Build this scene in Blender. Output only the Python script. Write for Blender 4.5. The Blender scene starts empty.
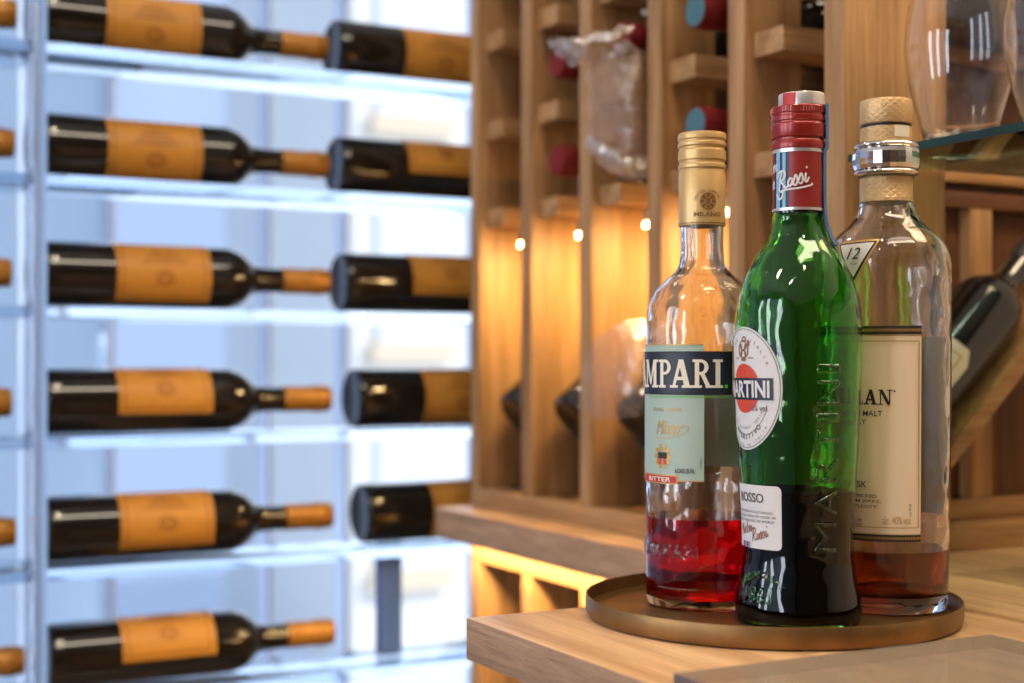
import bpy, bmesh, math, random
from mathutils import Vector, Matrix
random.seed(7)
PI = math.pi
sc = bpy.context.scene
COL = sc.collection
R_ = math.radians
YAW = math.atan2(752, 1422)          # the camera looks 27.9 degrees off the direction of the wooden rack
SN, CS = math.sin(YAW), math.cos(YAW)
FPX, CX, HZ = 1422.2, 512.0, 364.0
H0 = 1.055                            # everything is laid out from eye level, then lifted by this


def rd(r, d):                         # sideways r, depth d from where the photographer stood -> room x, y
    return (CS * r + SN * d, -SN * r + CS * d)


def pt(px, py, d):
    x, y = rd((px - CX) / FPX * d, d)
    return Vector((x, y, (HZ - py) * d / FPX))


# ---------------------------------------------------------------- materials
def nt(name):
    m = bpy.data.materials.new(name)
    m.use_nodes = True
    t = m.node_tree
    t.nodes.clear()
    o = t.nodes.new('ShaderNodeOutputMaterial')
    return m, t, o


def srgb(r, g, b):
    f = lambda c: (c / 255 / 12.92) if c / 255 <= .04045 else ((c / 255 + .055) / 1.055) ** 2.4
    return (f(r), f(g), f(b), 1)


def plain(name, col, rough=.5, metal=0., spec=.5, bump=0., bscale=300., coat=0., vary=0.):
    m, t, o = nt(name)
    b = t.nodes.new('ShaderNodeBsdfPrincipled')
    b.inputs['Base Color'].default_value = col
    b.inputs['Roughness'].default_value = rough
    b.inputs['Metallic'].default_value = metal
    b.inputs['Specular IOR Level'].default_value = spec
    b.inputs['Coat Weight'].default_value = coat
    b.inputs['Coat Roughness'].default_value = .08
    tc = t.nodes.new('ShaderNodeTexCoord')
    n = t.nodes.new('ShaderNodeTexNoise')
    n.inputs['Scale'].default_value = bscale
    n.inputs['Detail'].default_value = 4
    t.links.new(tc.outputs['Object'], n.inputs['Vector'])
    if vary:
        mx = t.nodes.new('ShaderNodeMix'); mx.data_type = 'RGBA'
        mx.inputs[6].default_value = tuple(c * (1 - vary) for c in col[:3]) + (1,)
        mx.inputs[7].default_value = tuple(min(1, c * (1 + vary)) for c in col[:3]) + (1,)
        t.links.new(n.outputs['Fac'], mx.inputs[0])
        t.links.new(mx.outputs[2], b.inputs['Base Color'])
    if bump:
        bp = t.nodes.new('ShaderNodeBump')
        bp.inputs['Strength'].default_value = bump
        bp.inputs['Distance'].default_value = .001
        t.links.new(n.outputs['Fac'], bp.inputs['Height'])
        t.links.new(bp.outputs[0], b.inputs['Normal'])
    t.links.new(b.outputs[0], o.inputs[0])
    return m


def wood(name, c_dark, c_light, axis='z', rough=.5, scale=1., contrast=1.):
    m, t, o = nt(name)
    tc = t.nodes.new('ShaderNodeTexCoord')
    mp = t.nodes.new('ShaderNodeMapping')
    s = {'x': (1.2, 22, 22), 'y': (22, 1.2, 22), 'z': (22, 22, 1.2)}[axis]
    mp.inputs['Scale'].default_value = tuple(v * scale for v in s)
    oi = t.nodes.new('ShaderNodeObjectInfo')
    ad = t.nodes.new('ShaderNodeVectorMath'); ad.operation = 'ADD'
    sc_ = t.nodes.new('ShaderNodeVectorMath'); sc_.operation = 'SCALE'
    sc_.inputs[0].default_value = (3.1, 5.7, 4.3)
    t.links.new(oi.outputs['Random'], sc_.inputs['Scale'])
    t.links.new(tc.outputs['Object'], ad.inputs[0])
    t.links.new(sc_.outputs[0], ad.inputs[1])
    t.links.new(ad.outputs[0], mp.inputs['Vector'])
    n1 = t.nodes.new('ShaderNodeTexNoise'); n1.inputs['Scale'].default_value = 1.6
    n1.inputs['Detail'].default_value = 6; n1.inputs['Distortion'].default_value = 1.6
    n2 = t.nodes.new('ShaderNodeTexNoise'); n2.inputs['Scale'].default_value = 14
    n2.inputs['Detail'].default_value = 5; n2.inputs['Roughness'].default_value = .7
    t.links.new(mp.outputs[0], n1.inputs['Vector'])
    t.links.new(mp.outputs[0], n2.inputs['Vector'])
    mth = t.nodes.new('ShaderNodeMath'); mth.operation = 'MULTIPLY_ADD'
    mth.inputs[1].default_value = .4
    mth2 = t.nodes.new('ShaderNodeMath'); mth2.operation = 'MULTIPLY'
    mth2.inputs[1].default_value = .6
    t.links.new(n1.outputs['Fac'], mth2.inputs[0])
    t.links.new(n2.outputs['Fac'], mth.inputs[0])
    t.links.new(mth2.outputs[0], mth.inputs[2])
    rp = t.nodes.new('ShaderNodeValToRGB')
    rp.color_ramp.elements[0].position = .5 - .18 / contrast
    rp.color_ramp.elements[0].color = c_dark
    rp.color_ramp.elements[1].position = .5 + .18 / contrast
    rp.color_ramp.elements[1].color = c_light
    t.links.new(mth.outputs[0], rp.inputs[0])
    b = t.nodes.new('ShaderNodeBsdfPrincipled')
    b.inputs['Roughness'].default_value = rough
    b.inputs['Specular IOR Level'].default_value = .35
    t.links.new(rp.outputs[0], b.inputs['Base Color'])
    bp = t.nodes.new('ShaderNodeBump'); bp.inputs['Strength'].default_value = .25
    bp.inputs['Distance'].default_value = .0006
    t.links.new(n2.outputs['Fac'], bp.inputs['Height'])
    t.links.new(bp.outputs[0], b.inputs['Normal'])
    t.links.new(b.outputs[0], o.inputs[0])
    return m


def glass(name, col, ior=1.5, rough=0., wav=0., wscale=40., diffuse=0.):
    m, t, o = nt(name)
    g = t.nodes.new('ShaderNodeBsdfGlass')
    g.inputs['Color'].default_value = col
    g.inputs['IOR'].default_value = ior
    g.inputs['Roughness'].default_value = rough
    if wav:
        tc = t.nodes.new('ShaderNodeTexCoord')
        n = t.nodes.new('ShaderNodeTexNoise'); n.inputs['Scale'].default_value = wscale
        n.inputs['Detail'].default_value = 1
        bp = t.nodes.new('ShaderNodeBump'); bp.inputs['Strength'].default_value = wav
        bp.inputs['Distance'].default_value = .004
        t.links.new(tc.outputs['Object'], n.inputs['Vector'])
        t.links.new(n.outputs['Fac'], bp.inputs['Height'])
        t.links.new(bp.outputs[0], g.inputs['Normal'])
    if diffuse:
        df = t.nodes.new('ShaderNodeBsdfDiffuse'); df.inputs['Color'].default_value = (.8, .88, 1, 1)
        tr = t.nodes.new('ShaderNodeBsdfTranslucent'); tr.inputs['Color'].default_value = (.8, .88, 1, 1)
        m1 = t.nodes.new('ShaderNodeMixShader'); m1.inputs[0].default_value = .5
        t.links.new(df.outputs[0], m1.inputs[1]); t.links.new(tr.outputs[0], m1.inputs[2])
        m2 = t.nodes.new('ShaderNodeMixShader'); m2.inputs[0].default_value = diffuse
        t.links.new(g.outputs[0], m2.inputs[1]); t.links.new(m1.outputs[0], m2.inputs[2])
        t.links.new(m2.outputs[0], o.inputs[0])
    else:
        t.links.new(g.outputs[0], o.inputs[0])
    return m


def tinted(name, col, ior=1.5, wav=0., wscale=40., rough=0.):
    m, t, o = nt(name)
    b = t.nodes.new('ShaderNodeBsdfPrincipled')
    b.inputs['Base Color'].default_value = col
    b.inputs['Roughness'].default_value = rough
    b.inputs['IOR'].default_value = ior
    b.inputs['Transmission Weight'].default_value = 1
    if wav:
        tc = t.nodes.new('ShaderNodeTexCoord')
        n = t.nodes.new('ShaderNodeTexNoise'); n.inputs['Scale'].default_value = wscale
        n.inputs['Detail'].default_value = 1
        bp = t.nodes.new('ShaderNodeBump'); bp.inputs['Strength'].default_value = wav
        bp.inputs['Distance'].default_value = .004
        t.links.new(tc.outputs['Object'], n.inputs['Vector'])
        t.links.new(n.outputs['Fac'], bp.inputs['Height'])
        t.links.new(bp.outputs[0], b.inputs['Normal'])
    t.links.new(b.outputs[0], o.inputs[0])
    return m


def film(name, col, gloss=.25, cloud=.0, wscale=30., wr=.08, dcol=(.75, .61, .49, 1), crumple=True):     # thin clear plastic or a window pane
    m, t, o = nt(name)
    tr = t.nodes.new('ShaderNodeBsdfTransparent'); tr.inputs[0].default_value = col
    gl = t.nodes.new('ShaderNodeBsdfGlossy'); gl.inputs['Roughness'].default_value = wr
    df = t.nodes.new('ShaderNodeBsdfDiffuse'); df.inputs[0].default_value = dcol
    m1 = t.nodes.new('ShaderNodeMixShader'); m1.inputs[0].default_value = gloss
    m2 = t.nodes.new('ShaderNodeMixShader'); m2.inputs[0].default_value = cloud
    if cloud and crumple:
        tc = t.nodes.new('ShaderNodeTexCoord')
        n = t.nodes.new('ShaderNodeTexNoise'); n.inputs['Scale'].default_value = wscale
        n.inputs['Detail'].default_value = 3
        bp = t.nodes.new('ShaderNodeBump'); bp.inputs['Strength'].default_value = .8
        bp.inputs['Distance'].default_value = .01
        t.links.new(tc.outputs['Object'], n.inputs['Vector'])
        t.links.new(n.outputs['Fac'], bp.inputs['Height'])
        t.links.new(bp.outputs[0], gl.inputs['Normal'])
    t.links.new(tr.outputs[0], m1.inputs[1]); t.links.new(gl.outputs[0], m1.inputs[2])
    t.links.new(m1.outputs[0], m2.inputs[1]); t.links.new(df.outputs[0], m2.inputs[2])
    t.links.new(m2.outputs[0], o.inputs[0])
    return m


def emit(name, col, st):
    m, t, o = nt(name)
    e = t.nodes.new('ShaderNodeEmission')
    e.inputs[0].default_value = col; e.inputs[1].default_value = st
    t.links.new(e.outputs[0], o.inputs[0])
    return m


OAK_D, OAK_L = srgb(128, 88, 48), srgb(184, 140, 92)
M = {}
for ax in 'xyz':
    M['oak_' + ax] = wood('oak_' + ax, OAK_D, OAK_L, ax, .5, 1., 1.35)
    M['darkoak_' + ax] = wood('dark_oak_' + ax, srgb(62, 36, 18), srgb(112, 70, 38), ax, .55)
M['top'] = wood('worktop_oak', srgb(172, 126, 84), srgb(222, 180, 134), 'y', .36, .9, 1.35)
M['top_edge'] = wood('worktop_edge', srgb(128, 96, 72), srgb(184, 146, 112), 'y', .55, 5, 1.1)
M['clear'] = glass('clear_bottle_glass', (.985, .99, .985, 1), 1.5, 0, .30, 55)
M['green'] = tinted('green_bottle_glass', (.17, .63, .11, 1), 1.5, .34, 52)
M['aperitif'] = tinted('red_aperitif', (.62, .006, .012, 1), 1.34)
M['vermouth'] = plain('dark_vermouth', (.0015, .0006, .0004, 1), .5, 0, .0)
M['whisky'] = tinted('amber_whisky', (.34, .06, .016, 1), 1.36)
M['acrylic'] = glass('clear_acrylic', (.85, .90, .95, 1), 1.32, .008, 0, 1, .02)
M['acrylic_clear'] = glass('clear_acrylic_panel', (.97, .985, 1, 1), 1.3, .008, 0, 1, .03)
M['shelf_glass'] = glass('green_edged_plate_glass', (.72, .90, .84, 1), 1.5)
M['shelf_edge'] = plain('green_glass_edge', srgb(12, 48, 34), .3)
M['tumbler'] = glass('drinking_glass', (.985, .985, .985, 1), 1.45)
M['slab'] = film('smoked_glass_slab', (.90, .87, .83, 1), .20, .20, 3, .05, srgb(205, 190, 170), False)
M['film2'] = film('blue_window_film', (.77, .82, .91, 1), .05, .0, 1, .02)
M['film3'] = film('pale_window_film', (.84, .88, .95, 1), .05, .0, 1, .02)
m_, t_, o_ = nt('frosted_pane')
tl_ = t_.nodes.new('ShaderNodeBsdfTranslucent'); tl_.inputs[0].default_value = (.62, .68, .76, 1)
t_.links.new(tl_.outputs[0], o_.inputs[0])
M['frost'] = m_
M['emboss'] = tinted('embossed_clear_glass', (.9, .9, .9, 1), 1.45)
M['gemboss'] = tinted('embossed_green_glass', (.30, .62, .26, 1), 1.6)
M['slab_edge'] = film('smoked_glass_edge', (.5, .45, .4, 1), .25, .35, 3, .1, srgb(110, 98, 86), False)
M['pane'] = film('window_pane', (.95, .97, 1, 1), .06, 0, 1, .02)
M['bag'] = film('crumpled_clear_plastic', (.90, .84, .78, 1), .14, .42, 60, .25, srgb(196, 160, 130))
M['bag_lip'] = film('crinkled_plastic_lip', (.92, .88, .84, 1), .55, .25, 80, .16)
M['bag2'] = film('thin_clear_plastic', (.97, .95, .92, 1), .16, .07, 50, .2)
M['wine'] = plain('dark_wine_glass', (.010, .008, .006, 1), .07, 0, .6, coat=.3)
M['wine_lbl'] = plain('orange_paper', srgb(208, 142, 52), .5, vary=.14, bscale=60)
M['wine_ink'] = plain('brown_ink', srgb(138, 76, 24), .6)
M['wine_cap'] = plain('orange_foil', srgb(184, 124, 46), .4, .25, vary=.2, bscale=90)
M['red_cap'] = plain('dark_red_foil', srgb(112, 24, 22), .6, 0, .25)
M['gold_cap'] = plain('gold_foil', srgb(198, 142, 62), .35, .5)
M['disc'] = plain('blue_grey_disc', srgb(70, 104, 114), .6, 0, .25)
M['green_disc'] = plain('green_disc', srgb(96, 150, 120), .45)
M['ivory'] = plain('ivory_paper', srgb(224, 212, 190), .6)
M['white'] = plain('white_paper', srgb(212, 207, 202), .55)
M['brass_cap'] = plain('gold_screw_cap', srgb(206, 168, 108), .36, .35, bump=.15, bscale=400)
M['cap_ink'] = plain('gold_cap_print', srgb(116, 78, 34), .6)
M['pale'] = plain('pale_green_paper', srgb(162, 178, 162), .5)
M['navy'] = plain('navy_band', srgb(24, 30, 44), .45)
M['cream'] = plain('cream_lettering', srgb(226, 214, 192), .5)
M['gold'] = plain('gold_print', srgb(192, 150, 84), .4, .4)
M['greenink'] = plain('green_print', srgb(90, 190, 40), .5)
M['red'] = plain('red_print', srgb(186, 30, 26), .5)
M['ink'] = plain('black_print', srgb(34, 30, 28), .6)
M['greyink'] = plain('grey_print', srgb(96, 88, 80), .6)
M['brownink'] = plain('sepia_print', srgb(140, 90, 60), .6)
M['vermil'] = plain('vermilion_print', srgb(204, 64, 38), .5)
M['redcap'] = plain('red_metal_cap', srgb(142, 36, 26), .32, .3, coat=.2)
M['redsleeve'] = plain('red_sleeve', srgb(134, 30, 24), .42)
M['tax'] = plain('blue_seal_strip', srgb(72, 110, 160), .5)
M['lblue'] = plain('light_blue_stripe', srgb(120, 170, 205), .5)
M['silver'] = plain('silver_band', srgb(214, 206, 200), .3, .7)
M['chrome'] = plain('chrome_ring', srgb(225, 222, 218), .12, 1.)
M['foil'] = plain('champagne_foil', srgb(206, 170, 118), .42, .45, bump=.0)
M['beige'] = plain('beige_label_paper', srgb(226, 204, 172), .6)
M['backpaper'] = plain('label_back_paper', srgb(192, 176, 124), .6)
M['backpaper2'] = plain('ivory_label_back', srgb(222, 212, 186), .6)
M['bronze'] = plain('bronze_tray', srgb(132, 100, 60), .42, .8, bump=.3, bscale=34, vary=.6)
M['steel'] = plain('grey_steel', srgb(92, 124, 196), .6)
M['puck'] = emit('warm_led', (1, .66, .28, 1), 30)
M['wall'] = plain('painted_wall', srgb(168, 186, 222), .8, bump=.1, bscale=80)
M['warmwall'] = plain('warm_wall', srgb(205, 190, 170), .8, bump=.1, bscale=80)
M['rearwall'] = plain('brown_wall', srgb(104, 82, 62), .8, bump=.1, bscale=80)
M['ceil'] = plain('ceiling_paint', srgb(225, 222, 216), .85, bump=.05, bscale=60)
M['floor'] = wood('floor_boards', srgb(110, 84, 60), srgb(156, 122, 90), 'y', .45, .4)
M['frame'] = plain('window_frame_paint', srgb(196, 208, 230), .5)
M['facade'] = plain('facade_render', srgb(232, 228, 220), .8, vary=.05, bscale=2)
M['fwin'] = plain('facade_window', srgb(226, 230, 236), .3)
M['fstone'] = plain('facade_stone', srgb(226, 206, 178), .8)
M['pave'] = plain('pavement', srgb(222, 228, 236), .8, vary=.1, bscale=3)
M['lamp'] = emit('fill_glow', (1, .86, .66, 1), 25)


def diamond_foil(m):                   # embossed lozenge lattice on the champagne foil
    t = m.node_tree
    b = next(n for n in t.nodes if n.type == 'BSDF_PRINCIPLED')
    tc = t.nodes.new('ShaderNodeTexCoord')
    sx = t.nodes.new('ShaderNodeSeparateXYZ')
    t.links.new(tc.outputs['Object'], sx.inputs[0])
    at = t.nodes.new('ShaderNodeMath'); at.operation = 'ARCTAN2'
    t.links.new(sx.outputs[0], at.inputs[0]); t.links.new(sx.outputs[1], at.inputs[1])
    outs = []
    for sg in (1, -1):
        a = t.nodes.new('ShaderNodeMath'); a.operation = 'MULTIPLY'; a.inputs[1].default_value = 9 * sg
        t.links.new(at.outputs[0], a.inputs[0])
        z = t.nodes.new('ShaderNodeMath'); z.operation = 'MULTIPLY_ADD'; z.inputs[1].default_value = 800
        t.links.new(sx.outputs[2], z.inputs[0]); t.links.new(a.outputs[0], z.inputs[2])
        s = t.nodes.new('ShaderNodeMath'); s.operation = 'SINE'; t.links.new(z.outputs[0], s.inputs[0])
        p = t.nodes.new('ShaderNodeMath'); p.operation = 'ABSOLUTE'; t.links.new(s.outputs[0], p.inputs[0])
        outs.append(p)
    mn = t.nodes.new('ShaderNodeMath'); mn.operation = 'MINIMUM'
    t.links.new(outs[0].outputs[0], mn.inputs[0]); t.links.new(outs[1].outputs[0], mn.inputs[1])
    bp = t.nodes.new('ShaderNodeBump'); bp.inputs['Strength'].default_value = .38
    bp.inputs['Distance'].default_value = .0005
    t.links.new(mn.outputs[0], bp.inputs['Height'])
    t.links.new(bp.outputs[0], b.inputs['Normal'])


diamond_foil(M['foil'])


# ---------------------------------------------------------------- mesh helpers
def finish(name, bm, mat, parent=None, smooth=True, ang=32):
    bmesh.ops.recalc_face_normals(bm, faces=bm.faces)
    for f in bm.faces:
        f.smooth = smooth
    if smooth:
        for e in bm.edges:
            if len(e.link_faces) == 2 and e.calc_face_angle(0) > R_(ang):
                e.smooth = False
    me = bpy.data.meshes.new(name)
    bm.to_mesh(me); bm.free()
    ms = mat if isinstance(mat, (list, tuple)) else [mat]
    for m in ms:
        me.materials.append(m)
    o = bpy.data.objects.new(name, me)
    COL.objects.link(o)
    o.parent = parent
    return o


def tag(o, label, cat, group=None):
    o['label'] = label; o['category'] = cat
    if group:
        o['group'] = group
    return o


def thing(name, label, cat, loc=(0, 0, 0), group=None, rz=0):
    o = bpy.data.objects.new(name, None)
    o.empty_display_size = .05
    COL.objects.link(o)
    o.location = loc; o.rotation_euler = (0, 0, rz)
    return tag(o, label, cat, group)


def struct(o):
    o['kind'] = 'structure'
    return o


def box_bm(x0, x1, y0, y1, z0, z1, bev=.0):
    bm = bmesh.new()
    add_box(bm, x0, x1, y0, y1, z0, z1)
    if bev:
        bmesh.ops.bevel(bm, geom=list(bm.edges), offset=bev, segments=2, affect='EDGES', profile=.6)
    return bm


def add_box(bm, x0, x1, y0, y1, z0, z1):
    v = [bm.verts.new(p) for p in ((x0, y0, z0), (x1, y0, z0), (x1, y1, z0), (x0, y1, z0), (x0, y0, z1), (x1, y0, z1), (x1, y1, z1), (x0, y1, z1))]
    for q in ((0, 3, 2, 1), (4, 5, 6, 7), (0, 1, 5, 4), (1, 2, 6, 5), (2, 3, 7, 6), (3, 0, 4, 7)):
        bm.faces.new([v[i] for i in q])


def box(name, x0, x1, y0, y1, z0, z1, mat, parent=None, bev=.0012):
    return finish(name, box_bm(min(x0, x1), max(x0, x1), min(y0, y1), max(y0, y1), min(z0, z1), max(z0, z1), bev), mat, parent)


def lathe_bm(prof, seg=64, cx=0, cy=0):
    bm = bmesh.new()
    rings = []
    for r, z in prof:
        if r < 1e-6:
            rings.append([bm.verts.new((cx, cy, z))])
        else:
            rings.append([bm.verts.new((cx + r * math.cos(2 * PI * k / seg), cy + r * math.sin(2 * PI * k / seg), z)) for k in range(seg)])
    for a, b in zip(rings, rings[1:]):
        for k in range(seg):
            k2 = (k + 1) % seg
            if len(a) == 1 and len(b) == 1:
                break
            if len(a) == 1:
                bm.faces.new((a[0], b[k], b[k2]))
            elif len(b) == 1:
                bm.faces.new((a[k], a[k2], b[0]))
            else:
                bm.faces.new((a[k], a[k2], b[k2], b[k]))
    return bm


def crom(pts, n=6):
    out = []
    P = [Vector(p) for p in pts]
    for i in range(len(P) - 1):
        p0 = P[i - 1] if i else P[0]
        p3 = P[i + 2] if i + 2 < len(P) else P[-1]
        p1, p2 = P[i], P[i + 1]
        for k in range(n):
            t = k / n
            out.append(.5 * ((2 * p1) + (p2 - p0) * t + (2 * p0 - 5 * p1 + 4 * p2 - p3) * t * t + (3 * p1 - p0 - 3 * p2 + p3) * t ** 3))
    out.append(P[-1])
    return out


def rfun(prof):                        # radius at height, for a profile [(r, z)] rising
    pz = sorted((z, r) for r, z in prof if r > 1e-6)

    def f(z):
        if z <= pz[0][0]:
            return pz[0][1]
        for (z0, r0), (z1, r1) in zip(pz, pz[1:]):
            if z <= z1:
                return r0 + (r1 - r0) * (z - z0) / max(z1 - z0, 1e-9)
        return pz[-1][1]
    return f


# 2-D artwork: a bmesh in (s, z) metres on the label, later wrapped round the glass
def poly(bm, pts):
    vs = [bm.verts.new((x, z, 0)) for x, z in pts]
    try:
        bm.faces.new(vs)
    except ValueError:
        pass


def rect(bm, x0, x1, z0, z1):
    poly(bm, [(x0, z0), (x1, z0), (x1, z1), (x0, z1)])


def ell(bm, cx, cz, a, b, n=48):
    poly(bm, [(cx + a * math.cos(2 * PI * k / n), cz + b * math.sin(2 * PI * k / n)) for k in range(n)])


def rrect(bm, x0, x1, z0, z1, r, n=6):
    pts = []
    for cx, cz, a0 in ((x1 - r, z0 + r, -90), (x1 - r, z1 - r, 0), (x0 + r, z1 - r, 90), (x0 + r, z0 + r, 180)):
        for k in range(n + 1):
            a = R_(a0 + 90 * k / n)
            pts.append((cx + r * math.cos(a), cz + r * math.sin(a)))
    poly(bm, pts)


def ring(bm, cx, cz, a, b, w, n=48, a0=0, a1=360):
    for k in range(n):
        t0, t1 = R_(a0 + (a1 - a0) * k / n), R_(a0 + (a1 - a0) * (k + 1) / n)
        poly(bm, [(cx + a * math.cos(t0), cz + b * math.sin(t0)), (cx + a * math.cos(t1), cz + b * math.sin(t1)),
                  (cx + (a - w) * math.cos(t1), cz + (b - w) * math.sin(t1)), (cx + (a - w) * math.cos(t0), cz + (b - w) * math.sin(t0))])


def frame2(bm, x0, x1, z0, z1, w):
    rect(bm, x0, x1, z0, z0 + w); rect(bm, x0, x1, z1 - w, z1)
    rect(bm, x0, x0 + w, z0 + w, z1 - w); rect(bm, x1 - w, x1, z0 + w, z1 - w)


def stroke(bm, pts, w, n=6):
    c = crom([(p[0], p[1], 0) for p in pts], n)
    for i in range(len(c) - 1):
        d = (c[i + 1] - c[i])
        if d.length < 1e-9:
            continue
        d.normalize()
        q = Vector((-d.y, d.x, 0)) * w / 2
        e = d * w * .2
        poly(bm, [tuple((c[i] - q - e)[:2]), tuple((c[i + 1] - q + e)[:2]), tuple((c[i + 1] + q + e)[:2]), tuple((c[i] + q - e)[:2])])


def text_polys(body, bold=0., shear=0.):
    tc = bpy.data.curves.new('t', 'FONT')
    tc.body = body; tc.size = 1; tc.offset = bold; tc.shear = shear; tc.resolution_u = 3
    ob = bpy.data.objects.new('t', tc)
    COL.objects.link(ob)
    dg = bpy.context.evaluated_depsgraph_get()
    me = bpy.data.meshes.new_from_object(ob.evaluated_get(dg))
    vs = [(v.co.x, v.co.y) for v in me.vertices]
    fs = [tuple(p.vertices) for p in me.polygons]
    bpy.data.objects.remove(ob); bpy.data.curves.remove(tc); bpy.data.meshes.remove(me)
    return vs, fs


def text(bm, body, x0, x1, z0, z1, bold=0., shear=0., rot=False):
    """letters fitted to the box; rot: reading upwards"""
    vs, fs = text_polys(body, bold, shear)
    ax, bx = min(v[0] for v in vs), max(v[0] for v in vs)
    az, bz = min(v[1] for v in vs), max(v[1] for v in vs)
    out = []
    for x, z in vs:
        u, w = (x - ax) / (bx - ax), (z - az) / max(bz - az, 1e-6)
        if rot:
            out.append(bm.verts.new((x1 - w * (x1 - x0), z0 + u * (z1 - z0), 0)))
        else:
            out.append(bm.verts.new((x0 + u * (x1 - x0), z0 + w * (z1 - z0), 0)))
    for f in fs:
        try:
            bm.faces.new([out[i] for i in f])
        except ValueError:
            pass


def arc_text(bm, body, cx, cz, ra, rb, a0, a1, h, bold=.01):
    """letters set along an oval from angle a0 to a1 (degrees)"""
    n = len(body)
    for i, ch in enumerate(body):
        if ch == ' ':
            continue
        a = R_(a0 + (a1 - a0) * (i / max(n - 1, 1)))
        vs, fs = text_polys(ch, bold)
        mx = (min(v[0] for v in vs) + max(v[0] for v in vs)) / 2
        up = Vector((math.cos(a), math.sin(a))) * (1 if a1 < a0 else -1)
        rt = Vector((up.y, -up.x))
        o = Vector((cx + ra * math.cos(a), cz + rb * math.sin(a)))
        nv = []
        for x, z in vs:
            p = o + rt * (x - mx) * h / .7 + up * z * h / .7
            nv.append(bm.verts.new((p.x, p.y, 0)))
        for f in fs:
            try:
                bm.faces.new([nv[k] for k in f])
            except ValueError:
                pass


SERIF = {
    'A': (1.0, [[(.10, 0), (.24, 0), (.57, 1), (.43, 1)], [(.40, 1), (.63, 1), (.93, 0), (.68, 0)], [(.27, .27), (.76, .27), (.72, .39), (.31, .39)], [(0, 0), (.38, 0), (.38, .09), (0, .09)], [(.56, 0), (1.04, 0), (1.04, .09), (.56, .09)]]),
    'M': (1.2, [[(.12, 0), (.26, 0), (.26, 1), (.12, 1)], [(.12, 1), (.36, 1), (.68, .12), (.54, .12)], [(.54, .12), (.66, .12), (.96, 1), (.84, 1)], [(.84, 0), (1.08, 0), (1.08, 1), (.84, 1)], [(0, 0), (.40, 0), (.40, .09), (0, .09)], [(.72, 0), (1.2, 0), (1.2, .09), (.72, .09)], [(0, .91), (.3, .91), (.3, 1), (0, 1)], [(.9, .91), (1.2, .91), (1.2, 1), (.9, 1)]]),
    'I': (.5, [[(.13, 0), (.37, 0), (.37, 1), (.13, 1)], [(0, 0), (.5, 0), (.5, .09), (0, .09)], [(0, .91), (.5, .91), (.5, 1), (0, 1)]]),
    'L': (.8, [[(.13, 0), (.35, 0), (.35, 1), (.13, 1)], [(0, 0), (.78, 0), (.78, .09), (0, .09)], [(.70, .09), (.78, .09), (.80, .34), (.76, .34)], [(0, .91), (.5, .91), (.5, 1), (0, 1)]]),
    'N': (1.0, [[(.14, 0), (.23, 0), (.23, 1), (.14, 1)], [(.08, 1), (.33, 1), (.90, 0), (.70, 0)], [(.79, .1), (.88, .1), (.88, 1), (.79, 1)], [(0, 0), (.38, 0), (.38, .07), (0, .07)], [(0, .93), (.3, .93), (.3, 1), (0, 1)], [(.64, .93), (1.04, .93), (1.04, 1), (.64, 1)]]),
    'P': (.85, [[(.12, 0), (.34, 0), (.34, 1), (.12, 1)], [(0, 0), (.5, 0), (.5, .09), (0, .09)], [(0, .91), (.5, .91), (.5, 1), (0, 1)], 'bowl']),
    'R': (1.0, [[(.12, 0), (.34, 0), (.34, 1), (.12, 1)], [(0, 0), (.48, 0), (.48, .09), (0, .09)], [(0, .91), (.5, .91), (.5, 1), (0, 1)], 'bowl', [(.40, .48), (.62, .48), (.96, 0), (.72, 0)], [(.66, 0), (1.06, 0), (1.06, .09), (.66, .09)]]),
    'C': (1.0, ['cee', [(.80, .62), (.86, .62), (.86, 1), (.80, 1)]]),
}


def serif(bm, ch, x0, x1, z0, z1):
    w, ps = SERIF[ch]
    f = lambda x, z: (x0 + x / w * (x1 - x0), z0 + z * (z1 - z0))
    for p in ps:
        if p == 'bowl' or p == 'cee':
            n = 14
            for k in range(n):
                if p == 'bowl':
                    a, b = R_(90 - 180 * k / n), R_(90 - 180 * (k + 1) / n)
                    q = [(.42 + .40 * math.cos(a), .73 + .27 * math.sin(a)), (.42 + .40 * math.cos(b), .73 + .27 * math.sin(b)),
                         (.42 + .19 * math.cos(b), .73 + .17 * math.sin(b)), (.42 + .19 * math.cos(a), .73 + .17 * math.sin(a))]
                else:
                    a, b = R_(40 + 280 * k / n), R_(40 + 280 * (k + 1) / n)
                    q = [(.5 + .45 * math.cos(a), .5 + .5 * math.sin(a)), (.5 + .45 * math.cos(b), .5 + .5 * math.sin(b)),
                         (.5 + .25 * math.cos(b), .5 + .4 * math.sin(b)), (.5 + .25 * math.cos(a), .5 + .4 * math.sin(a))]
                poly(bm, [f(*u) for u in q])
            if p == 'bowl':
                poly(bm, [f(*u) for u in [(.3, .9), (.43, .9), (.43, 1), (.3, 1)]])
                poly(bm, [f(*u) for u in [(.3, .46), (.43, .46), (.43, .56), (.3, .56)]])
        else:
            poly(bm, [f(*u) for u in p])


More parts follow.
